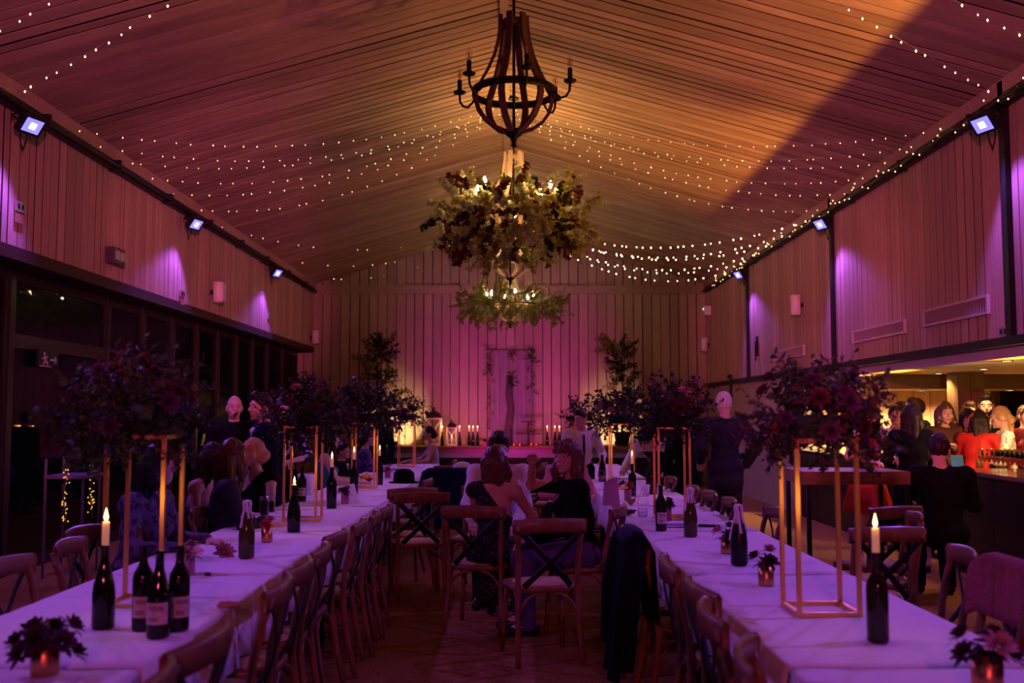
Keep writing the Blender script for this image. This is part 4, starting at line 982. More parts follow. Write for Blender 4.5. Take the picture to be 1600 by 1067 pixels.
for k in range(14):
    MB().tube([(2.13, 3.93 + k * .034, .51), (2.135, 3.93 + k * .034 + .004, .43)], .004, 5).build('tassel', mat('dusty_red_knit', (.30, .07, .08), .9), sc_)
t = thing('felt_hat', 'dark rounded hat on the chair beside the left row', 'hat', (-1.05, 9.75, .88)); MB().lathe([(.10, 0), (.105, .02), (.10, .09), (.06, .125), (.003, .13)], 20).build('crown', blackwool, t); MB().lathe([(.15, -.004), (.15, .002), (.10, .012)], 24).build('brim', blackwool, t)
t = thing('white_napkin', 'white napkin lying over the chair behind the navy jacket', 'napkin', (-.62, 12.52, .86)); MB().ball((0, 0, 0), (.13, .06, .09), 16, 10).build('folded_cloth', cloth, t)
# ================================================================ flutes, bottle and tablet on the bar
flm = MB().lathe([(.03, 0), (.029, .003), (.005, .008), (.0035, .02), (.0035, .075), (.010, .09), (.024, .13), (.027, .17), (.024, .215), (.023, .215), (.026, .17), (.023, .131), (.009, .093)], 14, close=False).mesh('bowl_and_stem', glass('flute_glass', (.96, .95, .92), .02))
wnm = MB().lathe([(.002, .093), (.0225, .131), (.0245, .15), (.002, .151)], 12, close=False).mesh('sparkling_wine', mat('rose_wine', (.7, .25, .10), .05, trans=.7))
FR = ('row at the hall edge', 'second row from the hall', 'third row from the hall', 'row farthest from the hall')
fl = thing('champagne_flute', 'champagne flute on the bar, first from the camera in the row at the hall edge', 'flute', (4.42, 8.6, 1.0), 0, 'champagne flutes on the bar'); ob('bowl_and_stem', flm, fl); ob('sparkling_wine', wnm, fl)
for r_ in range(4):
    for c_ in range(11):
        if r_ == 0 and c_ == 0: continue
        copy_tree(fl, (4.42 + .085 * r_ + .01 * rnd.random(), 8.6 + .085 * c_ + .01 * rnd.random(), 1.0), rnd.uniform(0, 6), 'champagne flute on the bar, %s from the camera in the %s' % (ORD[c_], FR[r_]))
p = PZ(1510, 736, 1.0)
t = thing('swing_bottle', 'clear glass bottle standing on the bar beside the tablet', 'bottle', (4.52, 9.68, 1.0)); MB().lathe([(.038, 0), (.042, .006), (.042, .15), (.03, .19), (.014, .24), (.013, .28), (.016, .283), (.016, .30)], 18).build('glass_body', glass('clear_bottle', (.9, .9, .85)), t); MB().lathe([(.03, .02), (.03, .10)], 14).build('liquid', mat('amber_liquid', (.5, .3, .08), .1, trans=.6), t)
t = thing('tablet', 'pale blue menu tablet propped on the bar', 'tablet', (4.42, 9.93, 1.0), R(-14)); t.scale = (.68,) * 3; M = Matrix.Rotation(R(-28), 4, 'X')
MB().box((-.085, -.006, .0), (.085, .006, .22), M).build('case', mat('tablet_case', (.05, .06, .07), .4), t); MB().box((-.078, -.009, .01), (.078, -.0065, .21), M).build('screen', glow('tablet_screen', (.28, .48, .58), .25), t)
mb = MB()
for k in range(7): mb.box((-.06, -.0105, .03 + .022 * k), (-.06 + .05 + .06 * rnd.random(), -.0092, .035 + .022 * k), M)
mb.build('menu_lines', mat('screen_print', (.05, .1, .14), .6), t)
# ---- drinks stand by the window with light strings
t = thing('display_stand', 'low dark stand with raised corners and a small sign by the left glazing', 'stand', (-4.42, 9.72, 0), R(6))
dsm = mat('mauve_grey_paint', (.14, .12, .16), .5)
MB().box((-.02, -.27, .93), (.36, .27, .96)).build('shelf', dsm, t)
for sx in (0, .34):
    for sy in (-.26, .24): MB().box((sx - .02, sy, 0), (sx, sy + .02, 1.12 if sx == 0 else .96)).build('post', dsm, t)
MB().box((.365, -.25, .965), (.375, .06, 1.03)).build('sign_plate', blackm, t)
mb = MB()
for k in range(9): mb.box((.376, -.22 + k * .03, .985), (.378, -.22 + k * .03 + .02, .985 + .012 + .012 * rnd.random()))
mb.build('faded_lettering', sg, t)
for i, dy in enumerate((-.28, .30)):
    q = thing('light_bundle', 'bundle of amber fairy lights hanging at the %s side of the display stand' % ('near', 'far')[i], 'fairy lights', (-4.2, 9.72 + dy, .95), 0, 'light bundles on the stand'); mb = MB()
    MB().tube([(.02 * math.sin(k), .02 * math.cos(k * 1.3), -.06 * k + .1) for k in range(10)], .004, 4).build('wire', wirem, q)
    for k in range(26): mb.ball((rnd.uniform(-.03, .03), rnd.uniform(-.03, .03), -.5 * rnd.random() + .08), .008, 6, 4)
    mb.build('bulbs', glow('fairy_amber_dim', (1, .42, .04), 1.2), q)['kind'] = 'stuff'
# ================================================================ people: smooth distance-field bodies meshed once each
def sdf_mesh(name, prims, h, k, m, fold=None, cuts=()):
    pad = 3 * h; bb = []
    for p in prims:
        if p[0] == 'c':
            a, b, ra, rb = p[1:5]; r = max(ra, rb)
            bb.append(([min(a[i], b[i]) - r for i in range(3)], [max(a[i], b[i]) + r for i in range(3)]))
        else:
            c, r = p[1], max(p[2]); bb.append(([c[i] - r for i in range(3)], [c[i] + r for i in range(3)]))
    lo = np.min([b[0] for b in bb], 0) - pad; hi = np.max([b[1] for b in bb], 0) + pad
    n = np.ceil((hi - lo) / h).astype(int) + 1
    ax = [lo[i] + h * np.arange(n[i]) for i in range(3)]
    D = np.full(tuple(n), .5, np.float32)
    for p, (l, u) in zip(prims, bb):
        mg = k + 2.5 * h
        s = [slice(max(0, int((l[i] - mg - lo[i]) / h)), min(n[i], int((u[i] + mg - lo[i]) / h) + 2)) for i in range(3)]
        X, Y, Z = np.meshgrid(ax[0][s[0]], ax[1][s[1]], ax[2][s[2]], indexing='ij')
        if p[0] == 'c':
            a, b = np.array(p[1]), np.array(p[2]); ba = b - a; L = max(float(ba @ ba), 1e-9)
            t = np.clip(((X - a[0]) * ba[0] + (Y - a[1]) * ba[1] + (Z - a[2]) * ba[2]) / L, 0, 1)
            d = np.sqrt((X - a[0] - t * ba[0]) ** 2 + (Y - a[1] - t * ba[1]) ** 2 + (Z - a[2] - t * ba[2]) ** 2) - (p[3] + (p[4] - p[3]) * t)
        else:
            c, r = p[1], p[2]; Q = [X - c[0], Y - c[1], Z - c[2]]
            if len(p) > 3 and p[3] is not None:
                M = p[3]; Q = [M[0][i] * Q[0] + M[1][i] * Q[1] + M[2][i] * Q[2] for i in range(3)]
            k0 = np.sqrt((Q[0] / r[0]) ** 2 + (Q[1] / r[1]) ** 2 + (Q[2] / r[2]) ** 2)
            k1 = np.sqrt((Q[0] / r[0] ** 2) ** 2 + (Q[1] / r[1] ** 2) ** 2 + (Q[2] / r[2] ** 2) ** 2)
            d = k0 * (k0 - 1) / np.maximum(k1, 1e-6)
        A = D[s[0], s[1], s[2]]; hh = np.maximum(k - np.abs(A - d), 0) / k
        D[s[0], s[1], s[2]] = np.minimum(A, d) - hh * hh * k * .25
    if fold is not None or cuts:
        X, Y, Z = np.meshgrid(*ax, indexing='ij')
        if fold is not None: D = D + fold(X, Y, Z)
        for pt, nr in cuts:   # keep the half-space along nr
            D = np.maximum(D, -((X - pt[0]) * nr[0] + (Y - pt[1]) * nr[1] + (Z - pt[2]) * nr[2]))
    S = D < 0
    C = [S[i:n[0] - 1 + i, j:n[1] - 1 + j, q:n[2] - 1 + q] for i in (0, 1) for j in (0, 1) for q in (0, 1)]
    anyc = C[0].copy(); allc = C[0].copy()
    for c in C[1:]: anyc |= c; allc &= c
    act = anyc & ~allc; I = np.argwhere(act)
    if len(I) == 0: I = np.zeros((0, 3), int)
    vid = -np.ones(act.shape, np.int64); vid[act] = np.arange(len(I))
    acc = np.zeros((len(I), 3)); cnt = np.zeros(len(I))
    cor = [(i, j, q) for i in (0, 1) for j in (0, 1) for q in (0, 1)]
    for a in range(8):
        for b in range(a + 1, 8):
            if sum(x != y for x, y in zip(cor[a], cor[b])) != 1: continue
            da = D[I[:, 0] + cor[a][0], I[:, 1] + cor[a][1], I[:, 2] + cor[a][2]]; db = D[I[:, 0] + cor[b][0], I[:, 1] + cor[b][1], I[:, 2] + cor[b][2]]
            x = (da < 0) != (db < 0); t = np.where(x, da / np.where(x, da - db, 1), 0)
            acc += np.where(x[:, None], np.array(cor[a]) + t[:, None] * (np.array(cor[b]) - np.array(cor[a])), 0); cnt += x
    V = lo + h * (I + acc / np.maximum(cnt, 1)[:, None])
    faces = []
    for axis in range(3):
        o1, o2 = (axis + 1) % 3, (axis + 2) % 3
        sl0 = [slice(None)] * 3; sl1 = [slice(None)] * 3; sl0[axis] = slice(0, -1); sl1[axis] = slice(1, None)
        s0, s1 = S[tuple(sl0)], S[tuple(sl1)]; E = np.argwhere(s0 != s1)
        E = E[(E[:, o1] > 0) & (E[:, o2] > 0) & (E[:, o1] < n[o1] - 1) & (E[:, o2] < n[o2] - 1)]
        if len(E) == 0: continue
        def cid(d1, d2):
            q = E.copy(); q[:, o1] -= d1; q[:, o2] -= d2; return vid[q[:, 0], q[:, 1], q[:, 2]]
        Q = np.stack([cid(1, 1), cid(0, 1), cid(0, 0), cid(1, 0)], 1)
        flip = ~s0[E[:, 0], E[:, 1], E[:, 2]]; Q[flip] = Q[flip][:, ::-1]
        faces.append(Q)
    Fq = np.concatenate(faces) if faces else np.zeros((0, 4), int)
    Fq = Fq[(Fq >= 0).all(1)]
    return V, Fq
def np_mesh(name, parts, m):
    me = bpy.data.meshes.new(name); V = np.concatenate([p[0] for p in parts]); off = 0; fs = []
    for v, f in parts: fs.append(f + off); off += len(v)
    Fq = np.concatenate(fs)
    me.vertices.add(len(V)); me.vertices.foreach_set('co', V.astype(np.float32).ravel())
    me.loops.add(len(Fq) * 4); me.loops.foreach_set('vertex_index', Fq.astype(np.int32).ravel())
    me.polygons.add(len(Fq)); me.polygons.foreach_set('loop_start', np.arange(0, len(Fq) * 4, 4, dtype=np.int32)); me.polygons.foreach_set('loop_total', np.full(len(Fq), 4, np.int32))
    me.update(calc_edges=True); me.validate(); me.polygons.foreach_set('use_smooth', [True] * len(me.polygons)); me.materials.append(m)
    return me
SKIN = {'fair': mat('fair_skin', (.62, .38, .28), .5, var=.06, scale=12, sub=.1), 'tan': mat('tanned_skin', (.45, .25, .17), .5, var=.06, scale=12, sub=.1)}
def V3(*a): return Vector(a)
def person(label, loc, deg, pose='stand', s=1., lean=0, twist=0, tilt=0, head=(0, 0), L=None, Rr=None, top='jacket', topm=None, legm=None, skirt=None, skin='fair',
           hair='short', hairm=None, h=.015, face=False, fem=False, sleeves='long', shirt=False, extra=None, seat=.50, knees=None, stance=.10):
    skm = SKIN[skin]; hm = hairm or mat('dark_brown_hair', (.022, .013, .010), .45)
    pel = V3(0, 0, .95 if pose == 'stand' else seat + .06)
    RU = (Matrix.Rotation(R(twist), 3, 'Z') @ Matrix.Rotation(R(-lean), 3, 'X') @ Matrix.Rotation(R(tilt), 3, 'Y'))
    U = lambda x, y, z: pel + RU @ V3(x, y, z)
    shw = .165 if fem else .19
    sh = {-1: U(-shw, -.005, .44), 1: U(shw, -.005, .44)}
    hip = {q: pel + Matrix.Rotation(R(twist * .3), 3, 'Z') @ V3(q * .085, 0, -.02) for q in (-1, 1)}
    if pose == 'stand':
        kn = {q: V3(q * stance, .02, .50) for q in (-1, 1)}; an = {q: V3(q * stance * 1.1, -.02, .08) for q in (-1, 1)}
    else:
        kn = {q: V3(q * .11, .43, seat + .02) for q in (-1, 1)}; an = {q: V3(q * .12, .40, .08) for q in (-1, 1)}
        if knees: kn[1] = V3(*knees[0]); an[1] = V3(*knees[1])
    RH = Matrix.Rotation(R(head[0]), 3, 'Z') @ Matrix.Rotation(R(-head[1]), 3, 'X')
    hc = U(0, .0, .655) + RH @ V3(0, .025, 0)
    H = lambda x, y, z: hc + RH @ V3(x, y, z)
    el, wr, hd = {}, {}, {}
    for q, tg in ((-1, L), (1, Rr)):
        S = sh[q]; tgt = V3(*tg) if tg else S + V3(q * .05, .04, -.53)
        d = tgt - S; la, lb = .285, .255; dist = min(max(d.length, .12), la + lb - .005); d.normalize()
        c = (la * la + dist * dist - lb * lb) / (2 * la * dist); c = max(-1, min(1, c))
        pole = V3(q * .55, -.5, -.65); pole = (pole - d * pole.dot(d)).normalized()
        el[q] = S + d * (la * c) + pole * (la * math.sqrt(1 - c * c)); wr[q] = S + d * dist; hd[q] = (wr[q] - el[q]).normalized()
    g = .9 if fem else 1.
    cone = lambda a, b, ra, rb: ('c', tuple(a), tuple(b), ra, rb)
    RM = [list(r) for r in RU]; HM = [list(r) for r in RH]
    tor = lambda e: [('e', tuple(U(0, 0, .31)), (.150 * g + e, .100 * g + e, .19 + e), RM), ('e', tuple(U(0, .005, .12)), (.128 * g + e, .092 * g + e, .16 + e), RM), ('e', tuple(U(0, -.01, -.01)), (.155 + e, .108 + e, .12 + e), RM)] + \
        [cone(U(q * .05, -.01, .455), sh[q], .055 + e, .055 * g + e) for q in (-1, 1)] + ([cone(U(q * .065, .085, .30), U(q * .06, .05, .27), .05 + e, .05 + e) for q in (-1, 1)] if fem else [])
    armu = lambda e, q: cone(sh[q], el[q], .050 * g + e, .039 * g + e)
    armf = lambda e, q: cone(el[q], wr[q], .039 * g + e, .026 * g + e)
    legs = lambda e: [x for q in (-1, 1) for x in (cone(hip[q], kn[q], .088 + e, .058 + e), cone(kn[q], an[q], .058 + e, .038 + e))]
    body = tor(0) + legs(0) + [armu(0, -1), armu(0, 1), armf(0, -1), armf(0, 1)]
    body += [cone(an[q], an[q] + V3(q * .01, .13, -.045), .036, .028) for q in (-1, 1)]
    body += [cone(U(0, -.012, .46), H(0, -.03, -.06), .053 * g, .05 * g)]
    hprims = [('e', tuple(hc + RH @ V3(0, -.008, .012)), (.074, .093, .108), HM), ('e', tuple(H(0, .032, -.055)), (.052, .055, .062), HM), cone(H(0, .082, .012), H(0, .103, -.022), .009, .0135)]
    hprims += [('e', tuple(H(q * .076, -.012, -.012)), (.010, .020, .030), HM) for q in (-1, 1)]
    if face: hprims += [('e', tuple(H(0, .075, .03)), (.048, .018, .010), HM), ('e', tuple(H(0, .080, -.062)), (.022, .012, .010), HM), ('e', tuple(H(0, .075, -.10)), (.018, .014, .014), HM)] + [('e', tuple(H(q * .04, .062, -.03)), (.022, .02, .02), HM) for q in (-1, 1)]
    parts = [sdf_mesh('b', body + [cone(H(0, -.02, -.03), H(0, -.01, 0), .06, .07)], h, .035, skm)[0:2]]
    parts.append(sdf_mesh('h', hprims, .0065 if face else .011, .018, skm)[0:2])
    for q in (-1, 1):   # hands: palm, four unequal fingers, thumb from the side
        f = hd[q]; side = f.cross(V3(0, 0, 1)); side = side.normalized() if side.length > .1 else V3(1, 0, 0)
        nrm = side.cross(f).normalized(); pc = wr[q] + f * .045; th = -q
        hp = [cone(wr[q] - f * .01, wr[q] + f * .02, .024, .024), cone(wr[q] + f * .03 + side * .018, wr[q] + f * .075 + side * .026, .015, .014), cone(wr[q] + f * .03 - side * .018, wr[q] + f * .075 - side * .026, .015, .014), cone(wr[q] + f * .03, wr[q] + f * .08, .016, .014)]
        for i, ln in enumerate((.062, .072, .066, .050)):
            b0 = wr[q] + f * .082 + side * (th * (.029 - .0195 * i)); b1 = b0 + f * ln * .5 - nrm * .008; b2 = b1 + f * ln * .38 - nrm * .026
            hp += [cone(b0, b1, .0088, .0082), cone(b1, b2, .0082, .007)]
        b0 = wr[q] + f * .03 + side * th * .022; b1 = b0 + f * .03 + side * th * .03 - nrm * .01; b2 = b1 + f * .032 + side * th * .004 - nrm * .014
        hp += [cone(b0, b1, .012, .010), cone(b1, b2, .010, .008)]
        parts.append(sdf_mesh('hand', hp, .0055, .008, skm)[0:2])
    bo = ob('person', np_mesh('person', parts, skm), None, loc, (0, 0, R(deg)), (s,) * 3); tag(bo, label, 'person', 'guests and staff')
    def part(name, prims, m, k=.03, fold=None, cuts=(), hh=None):
        o = ob(name, np_mesh(name, [sdf_mesh(name, prims, hh or h, k, m, fold, cuts)[0:2]], m), bo); return o
    wr_f = lambda amp: (lambda X, Y, Z: amp * np.sin(38 * Z + 14 * X + 9 * Y) * np.sin(17 * X - 11 * Z + 21 * Y))
    # garments
    tm = topm or mat('charcoal_suit', (.008, .008, .011), .9, spec=.06)
    neckcut = (tuple(U(0, -.02, .545)), tuple(-(RU @ V3(0, .45, 1)).normalized()))
    if top in ('jacket', 'shirt', 'blouse', 'sweater'):
        e = {'jacket': .026, 'shirt': .014, 'blouse': .02, 'sweater': .022}[top]; pr = tor(e)[:3] + tor(e)[5:] + [cone(U(q * .085, -.01, .43), sh[q], .058 + e, .052 * g + e) for q in (-1, 1)]
        for q in (-1, 1):
            pr.append(armu(e * .8, q))
            if sleeves == 'long': pr.append(cone(el[q], wr[q] - hd[q] * .015, .039 * g + e * .8, .029 * g + e * .8))
            elif sleeves == 'elbow': pr.append(cone(el[q], el[q] + hd[q] * .06, .041 * g + e * .8, .038 * g + e))
        if top == 'jacket' and pose == 'stand': pr.append(cone(U(0, 0, -.02), U(0, -.005, -.16), .15, .16)); pr += [cone(U(q * .07, 0, -.02), U(q * .085, 0, -.17), .10, .11) for q in (-1, 1)]
        part({'jacket': 'suit_jacket', 'shirt': 'shirt', 'blouse': 'blouse', 'sweater': 'sweater'}[top], pr, tm, .03, wr_f(.0035), [neckcut])
        if top in ('jacket', 'shirt') or shirt:
            cm = mat('white_shirt_cloth', (.72, .70, .72), .7) if top == 'jacket' else tm
            part('collar', [cone(U(q * .052, -.03, .49), U(q * .03, .055, .465), .016, .014) for q in (-1, 1)] + [cone(U(-.052, -.03, .49), U(.052, -.03, .49), .017, .017)], cm, .01, None, (), .008)
        if shirt:
            part('shirt_front', [cone(U(0, .085, .44), U(0, .118, .20), .038, .010)], mat('white_shirt_cloth', (.72, .70, .72), .7), .01, None, (), .009)
            part('tie', [cone(U(0, .112, .435), U(0, .122, .425), .018, .018), cone(U(0, .122, .42), U(0, .130, .19), .012, .020)], mat('dark_tie', (.015, .02, .05), .5), .006, None, (), .008)
    if top in ('vest', 'dress', 'waistcoat'):
        e = .012; pr = tor(e); cut = (tuple(U(0, 0, .40 if top == 'dress' else .47)), tuple(-(RU @ V3(0, .15 if top == 'dress' else .5, 1)).normalized()))
        if top == 'vest': cut = (tuple(U(0, 0, .40)), tuple(-(RU @ V3(.75, 0, .66)).normalized()))
        part('bodice' if top != 'waistcoat' else 'waistcoat', pr, tm, .03, wr_f(.002), [cut])
    if top == 'waistcoat':
        sm_ = mat('white_shirt_cloth', (.72, .70, .72), .7)
        part('shirt_sleeve', [armu(.014, -1), cone(el[-1], wr[-1], .052, .040), cone(U(-.08, 0, .43), sh[-1], .066, .068)], sm_, .03, wr_f(.003)); part('shirt_sleeve', [armu(.014, 1), cone(el[1], wr[1], .052, .040), cone(U(.08, 0, .43), sh[1], .066, .068)], sm_, .03, wr_f(.003))
        part('collar', [cone(U(q * .052, -.03, .49), U(q * .03, .055, .465), .017, .014) for q in (-1, 1)] + [cone(U(-.052, -.03, .49), U(.052, -.03, .49), .018, .018)], sm_, .01, None, (), .008)
        part('name_badge', [('e', tuple(U(.07, .115, .27)), (.04, .006, .022), RM)], mat('pale_badge', (.6, .5, .5), .5), .004, None, (), .007)
    if legm: part('trousers', legs(.022) + [('e', tuple(pel + V3(0, -.005, -.02)), (.175, .125, .12))], legm, .04, wr_f(.003)); [part('shoe', [cone(an[q] + V3(0, -.05, -.035), an[q] + V3(q * .012, .16, -.05), .042, .036)], mat('black_leather_shoe', (.01, .009, .009), .3), .02) for q in (-1, 1)]
    if skirt:
        hem, flare, km = skirt
        if pose == 'stand':
            pr = [cone(pel + V3(0, 0, .02), V3(0, 0, hem + .06), .125, flare)] + [cone(pel + V3(q * .06, 0, 0), V3(q * flare * .45, 0, hem + .04), .10, flare * .72) for q in (-1, 1)]
            part('skirt', pr, km, .05, lambda X, Y, Z: .010 * np.sin(9 * np.arctan2(Y, X)) * np.clip((pel.z - Z) * 2, 0, 1), [((0, 0, hem), (0, 0, 1))])
        else:
            pr = [cone(hip[q], kn[q], .115, .095) for q in (-1, 1)] + [cone(kn[q], kn[q] + (an[q] - kn[q]) * (1 - hem), .095, .085 + flare * .2) for q in (-1, 1)] + [('e', tuple(pel + V3(0, -.03, -.02)), (.19, .15, .13))] + ([cone(pel + V3(0, -.05, -.05), pel + V3(0, -.06, -.28), .15, .13)] if hem < .4 else [])
            part('skirt', pr, km, .05, wr_f(.004))
        [part('shoe', [cone(an[q] + V3(0, -.03, -.04), an[q] + V3(q * .01, .14, -.06), .032, .026)], mat('black_leather_shoe', (.01, .009, .009), .3), .02) for q in (-1, 1)]
    # hair
    groove = lambda X, Y, Z: .0040 * np.sin(46 * np.arctan2(X - hc.x, -(Y - hc.y) + .001) + 26 * (Z - hc.z))
    cap = [('e', tuple(H(0, -.016, .024)), (.083, .098, .108), HM)]
    hn = (RH @ V3(0, -.80, .60)).normalized(); front = (tuple(H(0, .062, .052)), tuple(hn))
    if hair == 'short': part('hair', cap + [('e', tuple(H(0, .03, .095)), (.055, .05, .035), HM)], hm, .02, groove, [(tuple(H(0, .055, .035)), tuple((RH @ V3(0, -.72, .70)).normalized())), (tuple(H(0, 0, -.055)), tuple(RH @ V3(0, -.3, 1)))], .009)
    elif hair == 'quiff': part('hair', cap + [('e', tuple(H(0, .045, .105)), (.055, .05, .035), HM)], hm, .02, groove, [(tuple(H(0, .06, .045)), tuple((RH @ V3(0, -.75, .66)).normalized()))], .009)
    elif hair == 'bald': part('hair', [('e', tuple(H(0, -.012, -.005)), (.083, .099, .075), HM)], hm, .02, None, [(tuple(H(0, .0, 0)), tuple((RH @ V3(0, -1, 0)))), (tuple(H(0, 0, .035)), tuple(RH @ V3(0, -.2, -1)))], .009)
    elif hair == 'updo': part('hair', cap + [('e', tuple(H(0, -.105, -.02)), (.055, .05, .05), HM), ('e', tuple(H(0, -.07, -.045)), (.06, .05, .05), HM)], hm, .025, groove, [front], .008)
    elif hair == 'bridal': part('hair', cap + [('e', tuple(H(x, -.10 + y, z)), (.035, .035, .035)) for x, y, z in ((-.03, 0, -.01), (.03, 0, -.01), (0, -.025, -.04), (-.035, 0, -.06), (.035, 0, -.06), (0, 0, -.09))] + [cone(H(.05, -.08, -.08), H(.05, -.09, -.20), .03, .012), cone(H(-.02, -.09, -.1), H(-.03, -.10, -.24), .03, .012), cone(H(q * .07, .04, .03), H(q * .078, .02, -.05), .012, .006) if False else cone(H(.07, .045, .03), H(.078, .03, -.07), .012, .006)], hm, .018, lambda X, Y, Z: .005 * np.sin(70 * (X - Y)) * np.sin(60 * Z + 30 * X), [], .0075)
    else:
        ln = {'long': .47, 'bob': .19, 'mid': .30}[hair]
        cur = [cone(H(q * .062, -.02, .03), H(q * .083, .012, -.10), .034, .036) for q in (-1, 1)] + [cone(H(q * .083, .012, -.10), H(q * .082, .02 - .09 * (ln > .25), -ln * .9), .034 - .008 * (ln > .25), .014) for q in (-1, 1)]
        cur += [cone(H(x, -.07, 0), H(x * 1.2, -.095, -ln * (1.08 - 1.2 * abs(x))), .048, .018) for x in (-.05, 0, .05)]
        fr = [cone(H(x, .072, .085), H(x * 1.15, .094, .035), .02, .012) for x in (-.04, 0, .04)] if hair == 'bob' else []
        part('hair', cap + cur + fr, hm, .025, groove, [] , .008)
    if face:
        ew = mat('eye_white', (.6, .58, .56), .2); ei = mat('dark_iris', (.02, .012, .008), .1); bm = hm; lm = mat('lip_rose', (.40, .10, .10), .4)
        for q in (-1, 1):
            e = MB().ball((0, 0, 0), .0115, 10, 8).build('eye', ew, bo, H(q * .031, .076, .004)); MB().ball((0, 0, 0), .0065, 8, 6).build('iris', ei, e, RH @ V3(0, .0065, -.001))
            MB().tube([H(q * .016, .087, .024), H(q * .032, .086, .029), H(q * .048, .074, .024)], [.003, .0035, .002], 5).build('eyebrow', bm, bo)
        MB().tube([H(-.022, .083, -.060), H(-.01, .091, -.057), H(0, .0915, -.059), H(.01, .091, -.057), H(.022, .083, -.060)], [.002, .0045, .004, .0045, .002], 6).build('upper_lip', lm, bo)
        MB().tube([H(-.018, .084, -.064), H(0, .091, -.068), H(.018, .084, -.064)], [.002, .005, .002], 6).build('lower_lip', lm, bo)
    if extra: extra(bo, U, H, RH, part, cone, wr, el, sh)
    return bo
blk = mat('black_dress_cloth', (.005, .004, .005), .9, spec=.06); chr_ = mat('charcoal_suit', (.008, .008, .011), .9, spec=.06); nvy = mat('midnight_suit', (.007, .008, .018), .85, spec=.06)
wht = mat('white_shirt_cloth', (.72, .70, .72), .7); gry = mat('slate_tweed_suit', (.028, .025, .032), .85, var=.2, scale=60)
blond = mat('blond_hair', (.46, .28, .11), .4); grey = mat('grey_hair', (.62, .60, .60), .6, var=.4, scale=60); red_d = mat('red_dress_cloth', (.42, .014, .010), .6); darkred = mat('rust_velvet', (.16, .035, .02), .6, sheen=.4)
brown = mat('chestnut_hair', (.10, .042, .022), .35, var=.5, scale=30, stretch=(4, 4, .3), spec=.5); lbrown = mat('streaked_brown_hair', (.16, .085, .05), .4, var=.5, scale=40, stretch=(3, 3, .3)); dk = mat('dark_brown_hair', (.022, .013, .010), .45)
def dots_mat():
    m = mat('spotted_black_dress', (.010, .008, .010), .8); nt = m.node_tree; b = nt.nodes['Principled BSDF']
    tc = nt.nodes.new('ShaderNodeTexCoord'); v = nt.nodes.new('ShaderNodeTexVoronoi'); v.inputs['Scale'].default_value = 46
    rp = nt.nodes.new('ShaderNodeValToRGB'); rp.color_ramp.elements[0].color = (.35, .30, .32, 1); rp.color_ramp.elements[1].color = (.010, .008, .010, 1); rp.color_ramp.elements[0].position = .16; rp.color_ramp.elements[1].position = .22
    nt.links.new(tc.outputs['Object'], v.inputs['Vector']); nt.links.new(v.outputs['Distance'], rp.inputs[0]); nt.links.new(rp.outputs[0], b.inputs['Base Color']); return m
def floral_mat(name, a, bcol, sc=9, th=(.42, .5)):
    m = mat(name, a, .7); nt = m.node_tree; b = nt.nodes['Principled BSDF']
    tc = nt.nodes.new('ShaderNodeTexCoord'); v = nt.nodes.new('ShaderNodeTexNoise'); v.inputs['Scale'].default_value = sc; v.inputs['Detail'].default_value = 1
    rp = nt.nodes.new('ShaderNodeValToRGB'); rp.color_ramp.elements[0].color = (*bcol, 1); rp.color_ramp.elements[1].color = (*a, 1); rp.color_ramp.elements[0].position = th[0]; rp.color_ramp.elements[1].position = th[1]
    nt.links.new(tc.outputs['Object'], v.inputs['Vector']); nt.links.new(v.outputs[0], rp.inputs[0]); nt.links.new(rp.outputs[0], b.inputs['Base Color']); return m
spot = dots_mat(); floral = floral_mat('black_white_floral', (.012, .01, .012), (.6, .5, .55), 16, (.40, .44)); lace = floral_mat('ivory_lace', (.78, .72, .62), (.45, .28, .18), 30, (.40, .46)); mauvefl = floral_mat('mauve_floral', (.10, .07, .14), (.025, .018, .05), 26)
# ---- group seated in the aisle
person('seated woman with long chestnut hair in a spotted black dress, back to camera', (-.14, 7.38, 0), -14, 'sit', .98, 4, -4, 0, (-12, -6), (-.16, .42, .62), (.30, .40, .66), 'vest', spot, None, (.25, .1, spot), 'fair', 'long', brown, .011, False, True)
person('seated man in a white shirt facing the camera behind the long-haired woman', (-.10, 8.55, 0), 176, 'sit', 1.06, 12, 0, 0, (4, 22), (-.16, .45, .62), (.18, .45, .64), 'shirt', wht, nvy, None, 'fair', 'short', dk, .012, True)
person('smiling seated woman with a streaked bob and black top, hand raised', (.50, 7.22, 0), 96, 'sit', 1.02, 8, 4, 0, (48, -2), (-.17, .38, .66), (.10, .34, 1.16), 'sweater', blk, mat('mauve_trousers', (.07, .045, .085), .7), None, 'fair', 'bob', lbrown, .011, True, True)
# ---- left row
def onF(x, Y): return (PY(x, 650, Y).x, Y, 0)
person('standing man in a dark suit and white collar looking left by the windows', onF(415, 8.9), 116, 'stand', 1.0, 2, 0, 0, (10, 2), (-.18, .22, 1.05), None, 'jacket', nvy, nvy, None, 'fair', 'quiff', dk, .012, True, False, 'long', True)
person('balding man in dark clothes behind the suited man by the windows', onF(366, 10.1), 200, 'stand', 1.0, 0, 0, 0, (0, 0), None, None, 'jacket', chr_, chr_, None, 'fair', 'bald', dk, .016, True)
person('standing person in a black and white floral shirt behind the suited man', onF(440, 9.9), 170, 'stand', .98, 0, 0, 0, (35, 0), (-.25, .28, 1.12), (.1, .3, 1.12), 'blouse', floral, blk, None, 'fair', 'mid', dk, .015, True, True, 'elbow')
person('seated woman with a blond updo in a one-shoulder black dress', (-2.14, 8.45, 0), 152, 'sit', 1.0, 4, 0, 0, (-44, 0), (-.2, .36, .66), (.15, .36, .66), 'vest', blk, None, (.4, .1, blk), 'fair', 'updo', blond, .011, True, True)
